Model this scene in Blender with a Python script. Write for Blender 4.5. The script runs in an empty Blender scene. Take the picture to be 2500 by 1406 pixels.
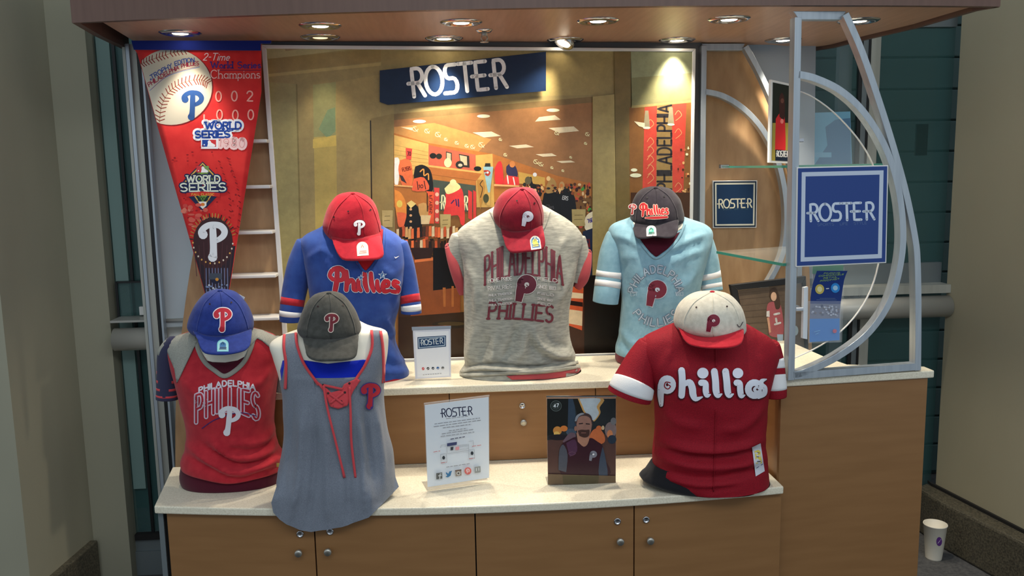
import bpy, math, random
from math import sin, cos, pi, radians, sqrt, atan2
from mathutils import Vector, noise
from mathutils.bvhtree import BVHTree
from mathutils.geometry import delaunay_2d_cdt
random.seed(4)
SC = bpy.context.scene
COL = SC.collection
# ------------------------------------------------------------ camera, world, exposure
FPX = 2050.0; PITCH = radians(8.15); ROLL = 0.018; YAW = radians(4)
CAM = Vector((0, 0, 1.6))
FWD = Vector((sin(YAW)*cos(PITCH), cos(YAW)*cos(PITCH), -sin(PITCH)))
_r0 = Vector((cos(YAW), -sin(YAW), 0)); _u0 = _r0.cross(FWD)
CU = _u0*cos(ROLL) + _r0*sin(ROLL); CR = _r0*cos(ROLL) - _u0*sin(ROLL)
cd = bpy.data.cameras.new('camera'); co = bpy.data.objects.new('camera', cd); COL.objects.link(co)
cd.sensor_width = 36; cd.lens = FPX/2500*36; cd.clip_start = 0.05
from mathutils import Matrix
co.matrix_world = Matrix(((CR.x, CU.x, -FWD.x, CAM.x), (CR.y, CU.y, -FWD.y, CAM.y), (CR.z, CU.z, -FWD.z, CAM.z), (0, 0, 0, 1)))
SC.camera = co
SC.view_settings.view_transform = 'Standard'; SC.view_settings.look = 'None'
SC.view_settings.gamma = 1; SC.view_settings.use_curve_mapping = False
SC.view_settings.exposure = 0.0
wd = bpy.data.worlds.new('concourse'); SC.world = wd; wd.use_nodes = True
wd.node_tree.nodes['Background'].inputs[0].default_value = (0.78, 0.9, 1.0, 1)
wd.node_tree.nodes['Background'].inputs[1].default_value = 0.56
def area(name, loc, rot, sx, sy, e, c):
    l = bpy.data.lights.new(name, 'AREA'); l.shape = 'RECTANGLE'; l.size = sx; l.size_y = sy; l.energy = e; l.color = c
    o = bpy.data.objects.new(name, l); o.location = loc; o.rotation_euler = rot; COL.objects.link(o); return o
area('ambient_fill_light', (0.6, -0.6, 3.3), (radians(18), 0, 0), 4.0, 0.8, 50, (0.9, 0.96, 1.0))  # unseen lamp above and behind the lens, added as ambient fill
SPOT_E = 28.0; SPOT_C = (1.0, 0.89, 0.72)
# ------------------------------------------------------------ pixel -> place helpers (2500x1406 frame)
def ray(x, y): return (FWD + CR*((x-1250)/FPX) - CU*((y-703)/FPX))
def onp(x, y, a, b=0.0):                       # on the upright plane Y = a + b*X
    d = ray(x, y); return CAM + d*(a/(d.y - b*d.x))
def proj(p): d = p-CAM; w = d.dot(FWD); return (1250+FPX*d.dot(CR)/w, 703-FPX*d.dot(CU)/w)
def atz(x, y, z): d = ray(x, y); return CAM + d*((z-CAM.z)/d.z)
# ------------------------------------------------------------ colours and materials
def L(r, g=None, b=None):
    if g is None: r, g, b = r
    f = lambda c: (c/255/12.92 if c/255 <= .04045 else ((c/255+.055)/1.055)**2.4)
    return (f(r), f(g), f(b), 1)
def mat(name, rgb, rough=.6, metal=0., rgb2=None, scale=8., stretch=(1, 1, 1), bump=0., bscale=200., emit=0., trans=0., alpha=1., sheen=0., ramp=(.35, .65), spec=.5, detail=4.):
    m = bpy.data.materials.new(name); m.use_nodes = True; nt = m.node_tree; p = nt.nodes['Principled BSDF']
    p.inputs['Base Color'].default_value = L(*rgb); p.inputs['Roughness'].default_value = rough; p.inputs['Metallic'].default_value = metal
    p.inputs['Specular IOR Level'].default_value = spec
    if sheen: p.inputs['Sheen Weight'].default_value = sheen
    if trans: p.inputs['Transmission Weight'].default_value = trans; p.inputs['IOR'].default_value = 1.45
    if alpha < 1: p.inputs['Alpha'].default_value = alpha
    if emit: p.inputs['Emission Color'].default_value = L(*rgb); p.inputs['Emission Strength'].default_value = emit
    if rgb2 or bump:
        tc = nt.nodes.new('ShaderNodeTexCoord'); mp = nt.nodes.new('ShaderNodeMapping'); mp.inputs['Scale'].default_value = stretch
        nt.links.new(tc.outputs['Object'], mp.inputs[0])
    if rgb2:
        n = nt.nodes.new('ShaderNodeTexNoise'); n.inputs['Scale'].default_value = scale; n.inputs['Detail'].default_value = detail
        cr = nt.nodes.new('ShaderNodeValToRGB'); e = cr.color_ramp.elements
        e[0].position, e[1].position = ramp; e[0].color = L(*rgb); e[1].color = L(*rgb2)
        nt.links.new(mp.outputs[0], n.inputs[0]); nt.links.new(n.outputs[0], cr.inputs[0]); nt.links.new(cr.outputs[0], p.inputs['Base Color'])
    if bump:
        n = nt.nodes.new('ShaderNodeTexNoise'); n.inputs['Scale'].default_value = bscale; b = nt.nodes.new('ShaderNodeBump')
        b.inputs['Strength'].default_value = bump; b.inputs['Distance'].default_value = .002
        nt.links.new(mp.outputs[0], n.inputs[0]); nt.links.new(n.outputs[0], b.inputs['Height']); nt.links.new(b.outputs[0], p.inputs['Normal'])
    return m
def fabric(name, a, b=None, scale=60., stretch=(1, 1, 1), bump=.25, rough=.9):
    return mat(name, a, rough, 0, b, scale, stretch, bump, 500, sheen=.15, spec=.2)
def printmat(name, rough=.55, spec=.3, grain=0.):
    m = bpy.data.materials.new(name); m.use_nodes = True; nt = m.node_tree; p = nt.nodes['Principled BSDF']
    a = nt.nodes.new('ShaderNodeVertexColor'); a.layer_name = 'ink'; nt.links.new(a.outputs[0], p.inputs['Base Color'])
    if grain:                                   # soft tonal mottling of a photographic print
        tc = nt.nodes.new('ShaderNodeTexCoord'); n = nt.nodes.new('ShaderNodeTexNoise'); n.inputs['Scale'].default_value = 26; n.inputs['Detail'].default_value = 9; n.inputs['Roughness'].default_value = .72
        r = nt.nodes.new('ShaderNodeMapRange'); r.inputs['From Min'].default_value = .3; r.inputs['From Max'].default_value = .7; r.inputs['To Min'].default_value = 1-grain; r.inputs['To Max'].default_value = 1+grain
        v = nt.nodes.new('ShaderNodeVectorMath'); v.operation = 'SCALE'
        nt.links.new(tc.outputs['Object'], n.inputs[0]); nt.links.new(n.outputs[0], r.inputs[0]); nt.links.new(a.outputs[0], v.inputs[0]); nt.links.new(r.outputs[0], v.inputs['Scale']); nt.links.new(v.outputs[0], p.inputs['Base Color'])
    p.inputs['Roughness'].default_value = rough; p.inputs['Specular IOR Level'].default_value = spec; return m
M = {}
M['wood'] = mat('cabinet laminate', (148, 106, 64), .45, 0, (141, 100, 59), 4, (1, 1, 10), .03, 300)
M['woodtop'] = mat('canopy laminate', (108, 80, 68), .45, 0, (101, 74, 63), 5, (12, 1, 1), .03, 300)
M['soffit'] = mat('soffit laminate', (190, 152, 126), .38, 0, (178, 140, 114), 5, (12, 1, 1), .03, 300)
M['ply'] = mat('plywood', (188, 150, 108), .5, 0, (172, 134, 94), 30, (1, 1, .3), .05, 200)
M['stone'] = mat('solid surface', (234, 226, 204), .35, 0, (214, 204, 180), 220, (1, 1, 1), 0, 100, ramp=(.4, .7))
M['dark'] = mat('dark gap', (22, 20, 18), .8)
M['steel'] = mat('brushed aluminium', (186, 194, 200), .36, .6, (172, 180, 188), 60, (1, 1, .05), .05, 400)
M['chrome'] = mat('chrome', (205, 205, 208), .15, 1)
M['nickel'] = mat('satin nickel', (185, 182, 172), .4, .8)
M['white'] = mat('white paint', (232, 230, 226), .4)
M['paper'] = mat('white paper', (225, 228, 230), .5)
M['body'] = mat('mannequin skin', (238, 232, 214), .45)
M['grey'] = mat('grey panel', (222, 230, 234), .5, 0, (214, 222, 226), 3)
M['wall'] = mat('painted wall', (176, 168, 142), .7, 0, (164, 156, 130), 1.3, (1, 1, .5), .06, 120)
M['wall_l'] = mat('painted wall left', (166, 162, 140), .7, 0, (152, 148, 128), 1.3, (1, 1, .5), .06, 120)
M['terrazzo'] = mat('terrazzo', (96, 90, 74), .5, 0, (58, 55, 46), 140, (1, 1, 1), .1, 150)
M['floor'] = mat('carpet', (84, 84, 84), .95, 0, (66, 66, 68), 90, (1, 1, 1), .4, 300)
M['teal'] = mat('teal block', (92, 118, 118), .6, 0, (82, 106, 106), 3)
M['doorpanel'] = mat('door metal', (122, 130, 132), .45, .4)
M['mullion'] = mat('mullion metal', (186, 186, 176), .45, .2, (166, 166, 156), 20, (1, 1, .04))
M['glassdark'] = mat('tinted door glass', (70, 110, 108), .06, alpha=.35)
M['glass'] = mat('clear glass', (225, 240, 235), .03, trans=1.0)
M['glassedge'] = mat('green glass edge', (60, 140, 118), .2)
M['acrylic'] = mat('acrylic', (240, 244, 246), .05, alpha=.09)
M['barmetal'] = mat('satin bar', (176, 174, 166), .4, .25)
M['pane'] = mat('thin clear pane', (235, 245, 242), .03, alpha=.07)
M['lamp'] = mat('lamp glow', (255, 240, 214), .5, emit=14)
M['lampdim'] = mat('lamp turned away', (255, 222, 170), .5, emit=1.6)
M['black'] = mat('black plastic', (18, 18, 20), .4)
M['maroon'] = fabric('maroon jersey', (110, 22, 38))
M['darkmar'] = fabric('dark maroon knit', (76, 14, 34))
M['print'] = printmat('printed ink')
M['photo'] = printmat('photographic print', .32, .4, .15)
M['gloss'] = printmat('glossy print', .3, .4)
# ------------------------------------------------------------ mesh building
class MB:
    def __init__(s): s.v = []; s.f = []; s.c = []
    def add(s, v, f, c=None):
        n = len(s.v); s.v += [Vector(p) for p in v]; s.f += [[i+n for i in q] for q in f]; s.c += [c]*len(f); return s
    def box(s, a, b):
        (x0, y0, z0), (x1, y1, z1) = a, b
        return s.add([(x0,y0,z0),(x1,y0,z0),(x1,y1,z0),(x0,y1,z0),(x0,y0,z1),(x1,y0,z1),(x1,y1,z1),(x0,y1,z1)],
                     [(0,3,2,1),(4,5,6,7),(0,1,5,4),(1,2,6,5),(2,3,7,6),(3,0,4,7)])
    def prism(s, poly, z0, z1):                # poly in plan (x,y), counter-clockwise
        n = len(poly); v = [(x, y, z0) for x, y in poly] + [(x, y, z1) for x, y in poly]
        f = [list(range(n))[::-1], list(range(n, 2*n))] + [(i, (i+1) % n, (i+1) % n+n, i+n) for i in range(n)]
        return s.add(v, f)
    def slab(s, quad, t):                      # a flat polygon in space, thickened backwards along +Y
        n = len(quad); q = [Vector(p) for p in quad]; nrm = (q[1]-q[0]).cross(q[2]-q[0]).normalized()
        if nrm.y < 0: nrm = -nrm
        v = q + [p + nrm*t for p in q]
        return s.add(v, [list(range(n)), list(range(n, 2*n))[::-1]] + [(i, i+n, (i+1) % n+n, (i+1) % n) for i in range(n)])
    def loft(s, rings, cap0=True, cap1=True):
        n = len(rings[0]); v = [p for r in rings for p in r]; f = []
        for i in range(len(rings)-1):
            for j in range(n): f.append((i*n+j, i*n+(j+1) % n, (i+1)*n+(j+1) % n, (i+1)*n+j))
        if cap0: f.append(list(range(n))[::-1])
        if cap1: f.append([(len(rings)-1)*n+j for j in range(n)])
        return s.add(v, f)
    def lathe(s, c, prof, n=24, axis='z'):     # prof: (r, h)
        rings = []
        for r, h in prof:
            ring = []
            for k in range(n):
                a = 2*pi*k/n; x, y = r*cos(a), r*sin(a)
                ring.append(Vector(c) + (Vector((x, y, h)) if axis == 'z' else Vector((x, h, y)) if axis == 'y' else Vector((h, x, y))))
            rings.append(ring)
        return s.loft(rings)
    def tube(s, path, w, d, ax=Vector((0, 1, 0)), closed=False):  # rectangular bar along a path lying in a plane with normal ax
        rings = []; n = len(path)
        for i, p in enumerate(path):
            t = (path[min(i+1, n-1)] - path[max(i-1, 0)]).normalized(); e = t.cross(ax).normalized(); a = ax.normalized()
            rings.append([p + e*w/2 - a*d/2, p - e*w/2 - a*d/2, p - e*w/2 + a*d/2, p + e*w/2 + a*d/2])
        return s.loft(rings)
    def round(s, path, r, n=10):
        rings = []; m = len(path)
        for i, p in enumerate(path):
            t = (path[min(i+1, m-1)] - path[max(i-1, 0)]).normalized()
            e = t.orthogonal().normalized() if i == 0 else (e0 - t*e0.dot(t)).normalized(); e0 = e; b = t.cross(e)
            rr = r[i] if isinstance(r, (list, tuple)) else r
            rings.append([p + e*rr*cos(2*pi*k/n) + b*rr*sin(2*pi*k/n) for k in range(n)])
        return s.loft(rings)
    def bvh(s): return BVHTree.FromPolygons(s.v, s.f)
    def build(s, name, m=None, parent=None, smooth=False, solid=0., bevel=0., ink=False):
        base = wloc(parent) if parent else None
        if base is None:
            xs = [p.x for p in s.v]; ys = [p.y for p in s.v]; zs = [p.z for p in s.v]
            base = Vector(((min(xs)+max(xs))/2, (min(ys)+max(ys))/2, min(zs)))
        me = bpy.data.meshes.new(name); me.from_pydata([tuple(p-base) for p in s.v], [], s.f)
        o = bpy.data.objects.new(name, me); COL.objects.link(o)
        if parent: o.parent = parent
        else: o.location = base
        WL[o.name] = base
        if m: me.materials.append(M[m] if isinstance(m, str) else m)
        if ink:
            at = me.color_attributes.new('ink', 'FLOAT_COLOR', 'CORNER')
            for p, c in zip(me.polygons, s.c):
                for li in p.loop_indices: at.data[li].color = c
        if smooth: me.polygons.foreach_set('use_smooth', [True]*len(me.polygons))
        if solid: md = o.modifiers.new('thickness', 'SOLIDIFY'); md.thickness = solid; md.offset = 0
        if bevel: md = o.modifiers.new('edge', 'BEVEL'); md.width = bevel; md.segments = 2; md.limit_method = 'ANGLE'
        return o
WL = {}
def wloc(o): return WL[o.name]
def tag(o, label=None, cat=None, group=None, kind=None):
    if label: o['label'] = label
    if cat: o['category'] = cat
    if group: o['group'] = group
    if kind: o['kind'] = kind
    return o
def thing(name, label, cat, loc, group=None):
    o = bpy.data.objects.new(name, None); o.empty_display_size = .05; COL.objects.link(o); o.location = loc; WL[o.name] = Vector(loc)
    return tag(o, label, cat, group)
def struct(o): o['kind'] = 'structure'; return o
# ------------------------------------------------------------ flat art: strokes and polygons in photo pixels, laid onto a surface
def dens(pts, step):                           # resample a polyline (any dimension) to short steps
    out = [tuple(pts[0])]
    for a, b in zip(pts, pts[1:]):
        n = max(1, int(math.hypot(b[0]-a[0], b[1]-a[1])/step + .5))
        for k in range(1, n+1): out.append(tuple(a[i]+(b[i]-a[i])*k/n for i in range(len(a))))
    return out
def spline(pts, n=6):                          # Catmull-Rom through the points
    if len(pts) < 3: return [tuple(p) for p in pts]
    P = [pts[0]] + list(pts) + [pts[-1]]; out = []
    for i in range(1, len(P)-2):
        for k in range(n):
            t = k/n; out.append(tuple(.5*((2*P[i][d]) + (-P[i-1][d]+P[i+1][d])*t + (2*P[i-1][d]-5*P[i][d]+4*P[i+1][d]-P[i+2][d])*t*t + (-P[i-1][d]+3*P[i][d]-3*P[i+1][d]+P[i+2][d])*t**3) for d in range(len(P[i]))))
    out.append(tuple(pts[-1])); return out
def arc(cx, cy, rx, ry, a0, a1, n=10): return [(cx+rx*cos(radians(a0+(a1-a0)*k/n)), cy+ry*sin(radians(a0+(a1-a0)*k/n))) for k in range(n+1)]
def stroke(pts, w, grow=0., cap=True, step=5.):  # pts (x,y) or (x,y,w) -> (verts, faces)
    pts = [p if len(p) > 2 else (p[0], p[1], w) for p in pts]
    pts = dens(pts, step); n = len(pts); V = []; Fc = []
    for i, (x, y, ww) in enumerate(pts):
        a, b = pts[max(i-1, 0)], pts[min(i+1, n-1)]; dx, dy = b[0]-a[0], b[1]-a[1]; l = math.hypot(dx, dy) or 1
        h = ww/2 + grow; nx, ny = -dy/l*h, dx/l*h; V += [(x+nx, y+ny), (x, y), (x-nx, y-ny)]
        if i: k = 3*i; Fc += [(k-3, k-2, k+1, k), (k-2, k-1, k+2, k+1)]
    if cap:
        for x, y, ww in (pts[0], pts[-1]):
            h = ww/2+grow; k = len(V); m = 10; V += [(x, y)] + [(x+h*cos(2*pi*j/m), y+h*sin(2*pi*j/m)) for j in range(m)]
            Fc += [(k, k+1+j, k+1+(j+1) % m) for j in range(m)]
    elif grow:
        pass
    return V, Fc
def fill(poly, step=12.):                       # polygon -> triangles with inner points, so it can bend over a surface
    ol = dens(list(poly)+[poly[0]], step)[:-1]; xs = [p[0] for p in ol]; ys = [p[1] for p in ol]
    n = len(ol); ins = []
    if step < 500:
        y = min(ys)+step/2
        while y < max(ys):
            x = min(xs)+step/2
            while x < max(xs):
                if inside(ol, x, y, step*.3): ins.append((x, y))
                x += step
            y += step
    r = delaunay_2d_cdt([Vector(p) for p in ol+ins], [(i, (i+1) % n) for i in range(n)], [list(range(n))], 1, 1e-5)
    return [tuple(p) for p in r[0]], [list(q) for q in r[2]]
def inside(pl, x, y, m=0):
    c = False; n = len(pl)
    for i in range(n):
        (x0, y0), (x1, y1) = pl[i], pl[(i+1) % n]
        if (y0 > y) != (y1 > y) and x < (x1-x0)*(y-y0)/(y1-y0)+x0: c = not c
        if m and (x-x0)**2+(y-y0)**2 < m*m: return False
    return c
class Surf:                                     # where art lands: a mesh (ray from the lens) or an upright plane
    def __init__(s, mb=None, a=None, b=0., fn=None): s.t = mb.bvh() if mb else None; s.a = a; s.b = b; s.fn = fn
    def hit(s, x, y, off):
        d = ray(x, y).normalized()
        if s.t:
            h = s.t.ray_cast(CAM, d)
            if h[0] is not None: return h[0] - d*off
        if s.fn: return s.fn(x, y) - d*off
        p = onp(x, y, s.a, s.b); return p - d*off
class Art:
    def __init__(s, surf, off=.0006, gap=.00012, step=900.): s.s = surf; s.o = off; s.g = gap; s.mb = MB(); s.st = step; s.k = 1.
    def put(s, vf, rgb, up=True):
        if up: s.o += s.g
        s.mb.add([s.s.hit(x, y, s.o) for x, y in vf[0]], vf[1], L(*[min(250, c*s.k) for c in rgb])); return s
    def poly(s, pts, rgb, step=None, up=True): return s.put(fill(pts, step or s.st), rgb, up)
    def rect(s, x0, y0, x1, y1, rgb, step=None): return s.poly([(x0, y0), (x1, y0), (x1, y1), (x0, y1)], rgb, step)
    def ell(s, cx, cy, rx, ry, rgb, rot=0., step=None, n=20):
        c, q = cos(radians(rot)), sin(radians(rot))
        return s.poly([(cx+rx*cos(2*pi*k/n)*c-ry*sin(2*pi*k/n)*q, cy+rx*cos(2*pi*k/n)*q+ry*sin(2*pi*k/n)*c) for k in range(n)], rgb, step)
    def lines(s, strokes, rgb, w=2., grow=0., cap=True, step=5.):
        s.o += s.g
        for st in strokes: s.put(stroke(st, w, grow, cap, step), rgb, False)
        return s
    def build(s, name, parent=None, m='print', smooth=True): return s.mb.build(name, m, parent, smooth, ink=True)
# stroke alphabet, y up, unit cap height: (advance, strokes)
A_ = arc
GL = {
'A': (.8, [[(0,0),(.4,1),(.8,0)], [(.14,.35),(.66,.35)]]), 'B': (.65, [[(0,0),(0,1),(.35,1)]+A_(.35,.75,.25,.25,90,-90)+[(0,.5)], [(.35,.5)]+A_(.35,.25,.3,.25,90,-90)+[(0,0)]]),
'C': (.75, [A_(.42,.5,.42,.5,45,315,12)]), 'D': (.75, [[(0,0),(0,1),(.3,1)]+A_(.3,.5,.42,.5,90,-90,10)+[(0,0)]]),
'E': (.6, [[(.6,1),(0,1),(0,0),(.6,0)], [(0,.5),(.5,.5)]]), 'F': (.6, [[(.6,1),(0,1),(0,0)], [(0,.5),(.5,.5)]]),
'G': (.8, [A_(.42,.5,.42,.5,45,300,12)+[(.8,.12),(.8,.45),(.5,.45)]]), 'H': (.7, [[(0,0),(0,1)], [(.7,0),(.7,1)], [(0,.5),(.7,.5)]]),
'I': (.0, [[(0,0),(0,1)]]), 'K': (.7, [[(0,0),(0,1)], [(.65,1),(0,.42)], [(.25,.6),(.7,0)]]), 'L': (.55, [[(0,1),(0,0),(.55,0)]]),
'M': (.9, [[(0,0),(0,1),(.45,.3),(.9,1),(.9,0)]]), 'N': (.72, [[(0,0),(0,1),(.72,0),(.72,1)]]), 'O': (.84, [A_(.42,.5,.42,.5,90,450,16)]),
'P': (.62, [[(0,0),(0,1),(.34,1)]+A_(.34,.74,.28,.26,90,-90)+[(0,.48)]]), 'R': (.66, [[(0,0),(0,1),(.34,1)]+A_(.34,.74,.28,.26,90,-90)+[(0,.48)], [(.3,.48),(.66,0)]]),
'S': (.62, [A_(.31,.74,.3,.26,40,270,8)+A_(.31,.25,.31,.25,90,-140,8)]), 'T': (.7, [[(0,1),(.7,1)], [(.35,1),(.35,0)]]), 'U': (.7, [[(0,1),(0,.3)]+A_(.35,.3,.35,.3,180,360,8)+[(.7,1)]]),
'V': (.75, [[(0,1),(.37,0),(.75,1)]]), 'W': (1.1, [[(0,1),(.28,0),(.55,.9),(.82,0),(1.1,1)]]), 'Y': (.7, [[(0,1),(.35,.5),(.7,1)], [(.35,.5),(.35,0)]]), 'Z': (.6, [[(0,1),(.6,1),(0,0),(.6,0)]]),
'0': (.55, [A_(.27,.5,.27,.5,90,450,14)]), '1': (.2, [[(0,.8),(.2,1),(.2,0)]]), '2': (.55, [A_(.27,.72,.27,.28,170,-30,9)+[(0,0),(.55,0)]]), '3': (.55, [A_(.25,.75,.27,.25,150,-90,8)+A_(.25,.25,.3,.25,90,-150,8)]),
'4': (.6, [[(.45,0),(.45,1),(0,.3),(.6,.3)]]), '7': (.55, [[(0,1),(.55,1),(.2,0)]]), '8': (.55, [A_(.27,.75,.23,.25,90,450,10), A_(.27,.25,.27,.25,90,450,10)]), '9': (.55, [A_(.27,.7,.27,.3,-20,340,12)+[(.5,.3),(.3,0)]]),
'6': (.55, [A_(.27,.3,.27,.3,160,520,12)+[], [(.02,.4),(.1,.7),(.4,1)]]),
'-': (.3, [[(0,.45),(.3,.45)]]), '=': (.4, [[(0,.35),(.4,.35)], [(0,.6),(.4,.6)]]), ' ': (.35, []), "'": (.05, [[(.05,1),(0,.75)]]), '.': (.02, [[(0,0),(.02,.02)]]), '?': (.5, [A_(.25,.75,.25,.25,170,-60,8)+[(.25,.4),(.25,.25)], [(.25,.02),(.25,0)]]),
'a': (.5, [A_(.25,.28,.25,.28,20,380,12), [(.5,.56),(.5,0)]]), 'c': (.45, [A_(.25,.28,.25,.28,45,315,9)]), 'd': (.5, [A_(.25,.28,.25,.28,0,360,12), [(.5,1),(.5,0)]]), 'e': (.5, [[(.02,.3),(.48,.3)]+A_(.25,.28,.25,.28,5,310,10)]),
'h': (.48, [[(0,0),(0,1)], [(0,.35)]+A_(.24,.33,.24,.23,160,0,7)+[(.48,0)]]), 'i': (.04, [[(.02,0),(.02,.56)], [(.02,.8),(.03,.82)]]), 'l': (.0, [[(0,0),(0,1)]]), 'm': (.8, [[(0,0),(0,.56)], [(0,.35)]+A_(.2,.36,.2,.2,150,0,6)+[(.4,0)], [(.4,.35)]+A_(.6,.36,.2,.2,150,0,6)+[(.8,0)]]),
'n': (.45, [[(0,0),(0,.56)], [(0,.35)]+A_(.22,.35,.22,.21,150,0,7)+[(.45,0)]]), 'o': (.5, [A_(.25,.28,.25,.28,90,450,12)]), 'p': (.5, [[(0,.56),(0,-.3)], A_(.25,.28,.25,.28,180,540,12)]), 'r': (.3, [[(0,0),(0,.56)], [(0,.3),(.12,.5),(.3,.54)]]), 's': (.4, [A_(.2,.42,.19,.14,40,260,7)+A_(.2,.14,.2,.14,90,-140,7)]),
}
def text(s, fn, gap=.22, serif=0., mono=0.):    # -> strokes in pixels; fn(u, v) maps 0..1 along and up the word
    W = 0; items = []
    for ch in s:
        w, st = GL.get(ch, GL.get(ch.upper(), (.4, [])))
        items.append((W + ((mono-w)/2 if mono else 0), st)); W += (mono if mono else w) + gap
    W -= gap; out = []
    for x0, st in items:
        for pl in st:
            pl = dens(pl, .2); out.append([fn((x0+x)/W, y) for x, y in pl])
            if serif:
                for (ex, ey) in (pl[0], pl[-1]):
                    if ey in (0, 1): out.append([fn((x0+ex-serif)/W, ey), fn((x0+ex+serif)/W, ey)])
    return out
def line_fn(x0, y0, x1, y1, h, slant=0.):       # baseline from (x0,y0) to (x1,y1), height h in pixels
    l = math.hypot(x1-x0, y1-y0); nx, ny = (y1-y0)/l, -(x1-x0)/l
    return lambda u, v: (x0+(x1-x0)*u+nx*v*h+slant*v*h, y0+(y1-y0)*u+ny*v*h)
def roster(x0, y0, x1, y1, h):                   # the shop's lettering: crossbars run out to the left of R, E, R
    f = line_fn(x0, y0, x1, y1, h); g = []
    def put(pl): g.append([f(x/5.4, y) for x, y in dens(pl, .15)])
    def R(o): put([(o+.25,0),(o+.25,1),(o+.5,1)]+A_(o+.52,.74,.28,.26,90,-90)+[(o,.48)]); put([(o+.5,.48),(o+.85,0)])
    R(0); put(A_(1.42,.5,.46,.5,90,450,20))
    put([(2.65,1),(2.25,1)]+A_(2.25,.76,.2,.24,90,270,6)+[(2.45,.52)]+A_(2.45,.26,.22,.26,90,-90,6)+[(1.95,0)])
    put([(2.8,1),(3.55,1)]); put([(3.17,1),(3.17,0)])
    put([(4.3,1),(3.75,1),(3.75,0),(4.3,0)]); put([(3.5,.5),(4.2,.5)]); R(4.5)
    return g
def logo_p(cx, cy, h, rot=0.):                   # the slanted capital with a curled left arm
    k = h/505.0; c, s_ = cos(radians(rot)), sin(radians(rot))
    def T(p):
        x, y = (p[0]-755)*k, (p[1]-700)*k; return (cx+x*c-y*s_, cy+x*s_+y*c, p[2]*k)
    top = spline([(628,610,120),(610,575,95),(640,525,80),(700,490,78),(770,483,80),(850,498,84),(902,555,86),(895,615,80),(850,660,72),(795,690,62)], 5)
    stem = spline([(752,520,85),(758,650,92),(762,780,90),(760,860,100),(752,900,122)], 5)
    return [[T(p) for p in top], [T(p) for p in stem]]
def retro_p(a, cx, cy, h, c1, c0, grow=2.):      # the round lower-case p with a spiral eye
    k = h/180.0
    T = lambda x, y, w: (cx+(x-80)*k, cy+(y-90)*k, w*k)
    tail = spline([T(47,75,56),T(42,105,58),T(36,140,52),T(28,180,44)], 5); ring = [T(x, y, 58) for x, y in A_(85,62,38,36,200,560,20)]
    if c0: a.lines([ring], c0, 3, grow).lines([tail + [(tail[-1][0]-1*k, tail[-1][1]+3*k, tail[-1][2])]], c0, 3, grow, False)
    a.lines([ring], c1, 3); a.lines([tail], c1, 3, 0, False); a.ell(cx+6*k, cy-26*k, 17*k, 16*k, c0 or (240,240,240), 0, 4)
    a.lines([[T(85,66,7),T(95,78,7),T(108,70,7)]], c1, 2)
def star(a, cx, cy, r, rgb): a.poly([(cx+(r if i % 2 == 0 else r*.4)*sin(i*pi/5), cy-(r if i % 2 == 0 else r*.4)*cos(i*pi/5)) for i in range(10)], rgb)
def script(x0, y0, x1, y1, h, w):                # flowing "Phillies", baseline (x0,y0)-(x1,y1)
    f = line_fn(x0, y0, x1, y1, h); g = []
    def put(p, n=5): g.append([f(x/5.0, y)+(ww*w,) for x, y, ww in spline(p, n)])
    put([(.25,.55,.9),(.02,.75,.9),(.2,1.05,1),(.65,1.15,1.15),(1.0,.95,1.2),(.95,.6,1.1),(.6,.5,.9)]); put([(.52,1.05,1.1),(.52,.5,1.25),(.42,-.1,1.1)])
    put([(1.15,1.0,.9),(1.22,.5,1.1),(1.2,.02,1)]); put([(1.22,.3,.9),(1.5,.55,1),(1.68,.4,1.05),(1.72,.08,1),(1.9,.02,.8)])
    put([(2.0,.55,.9),(2.03,.2,1.1),(2.2,.02,.8)]); put([(2.42,.95,.9),(2.48,.4,1.15),(2.65,.02,.8)]); put([(2.85,.95,.9),(2.92,.4,1.15),(3.1,.02,.8)])
    put([(3.3,.55,.9),(3.35,.2,1.1),(3.5,.02,.8)]); put([(3.72,.28,.8),(4.05,.32,.8),(4.08,.52,.9),(3.85,.56,1),(3.7,.3,1.1),(3.82,.03,1),(4.2,.08,.7)])
    put([(4.75,.52,.8),(4.5,.58,.9),(4.45,.4,1),(4.75,.25,1.1),(4.72,.04,1),(4.35,.04,.8)])
    return g
def script_under(x0, y0, x1, y1, h, w):
    f = line_fn(x0, y0, x1, y1, h); return [[f(u/5.0, v)+(ww*w,) for u, v, ww in spline([(.9,-.3,.5),(2.5,-.32,1.2),(4.6,-.28,.9)], 5)]]
# ------------------------------------------------------------ the setting
def bar(name, px0, px1, yref, Y, z0, z1, d, m, parent=None, b=0.):   # upright bar seen between two pixel columns
    p, q = onp(px0, yref, Y, b), onp(px1, yref, Y, b)
    return MB().box((p.x, Y+b*p.x, z0), (q.x, Y+b*p.x+d, z1)).build(name, m, parent)
struct(MB().box((-3.2, -2.5, -.05), (3.6, 4.6, 0)).build('floor', 'floor'))
wb = struct(MB().box((-2.6, 4.0, 0), (3.4, 4.1, 3.0)).build('wall_back', 'teal'))
for i in range(19):
    MB().box((1.45, 3.975, .02+i*.148), (2.95, 4.0, .158+i*.148)).build('wall_panel', 'teal', wb, bevel=.004)
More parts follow.
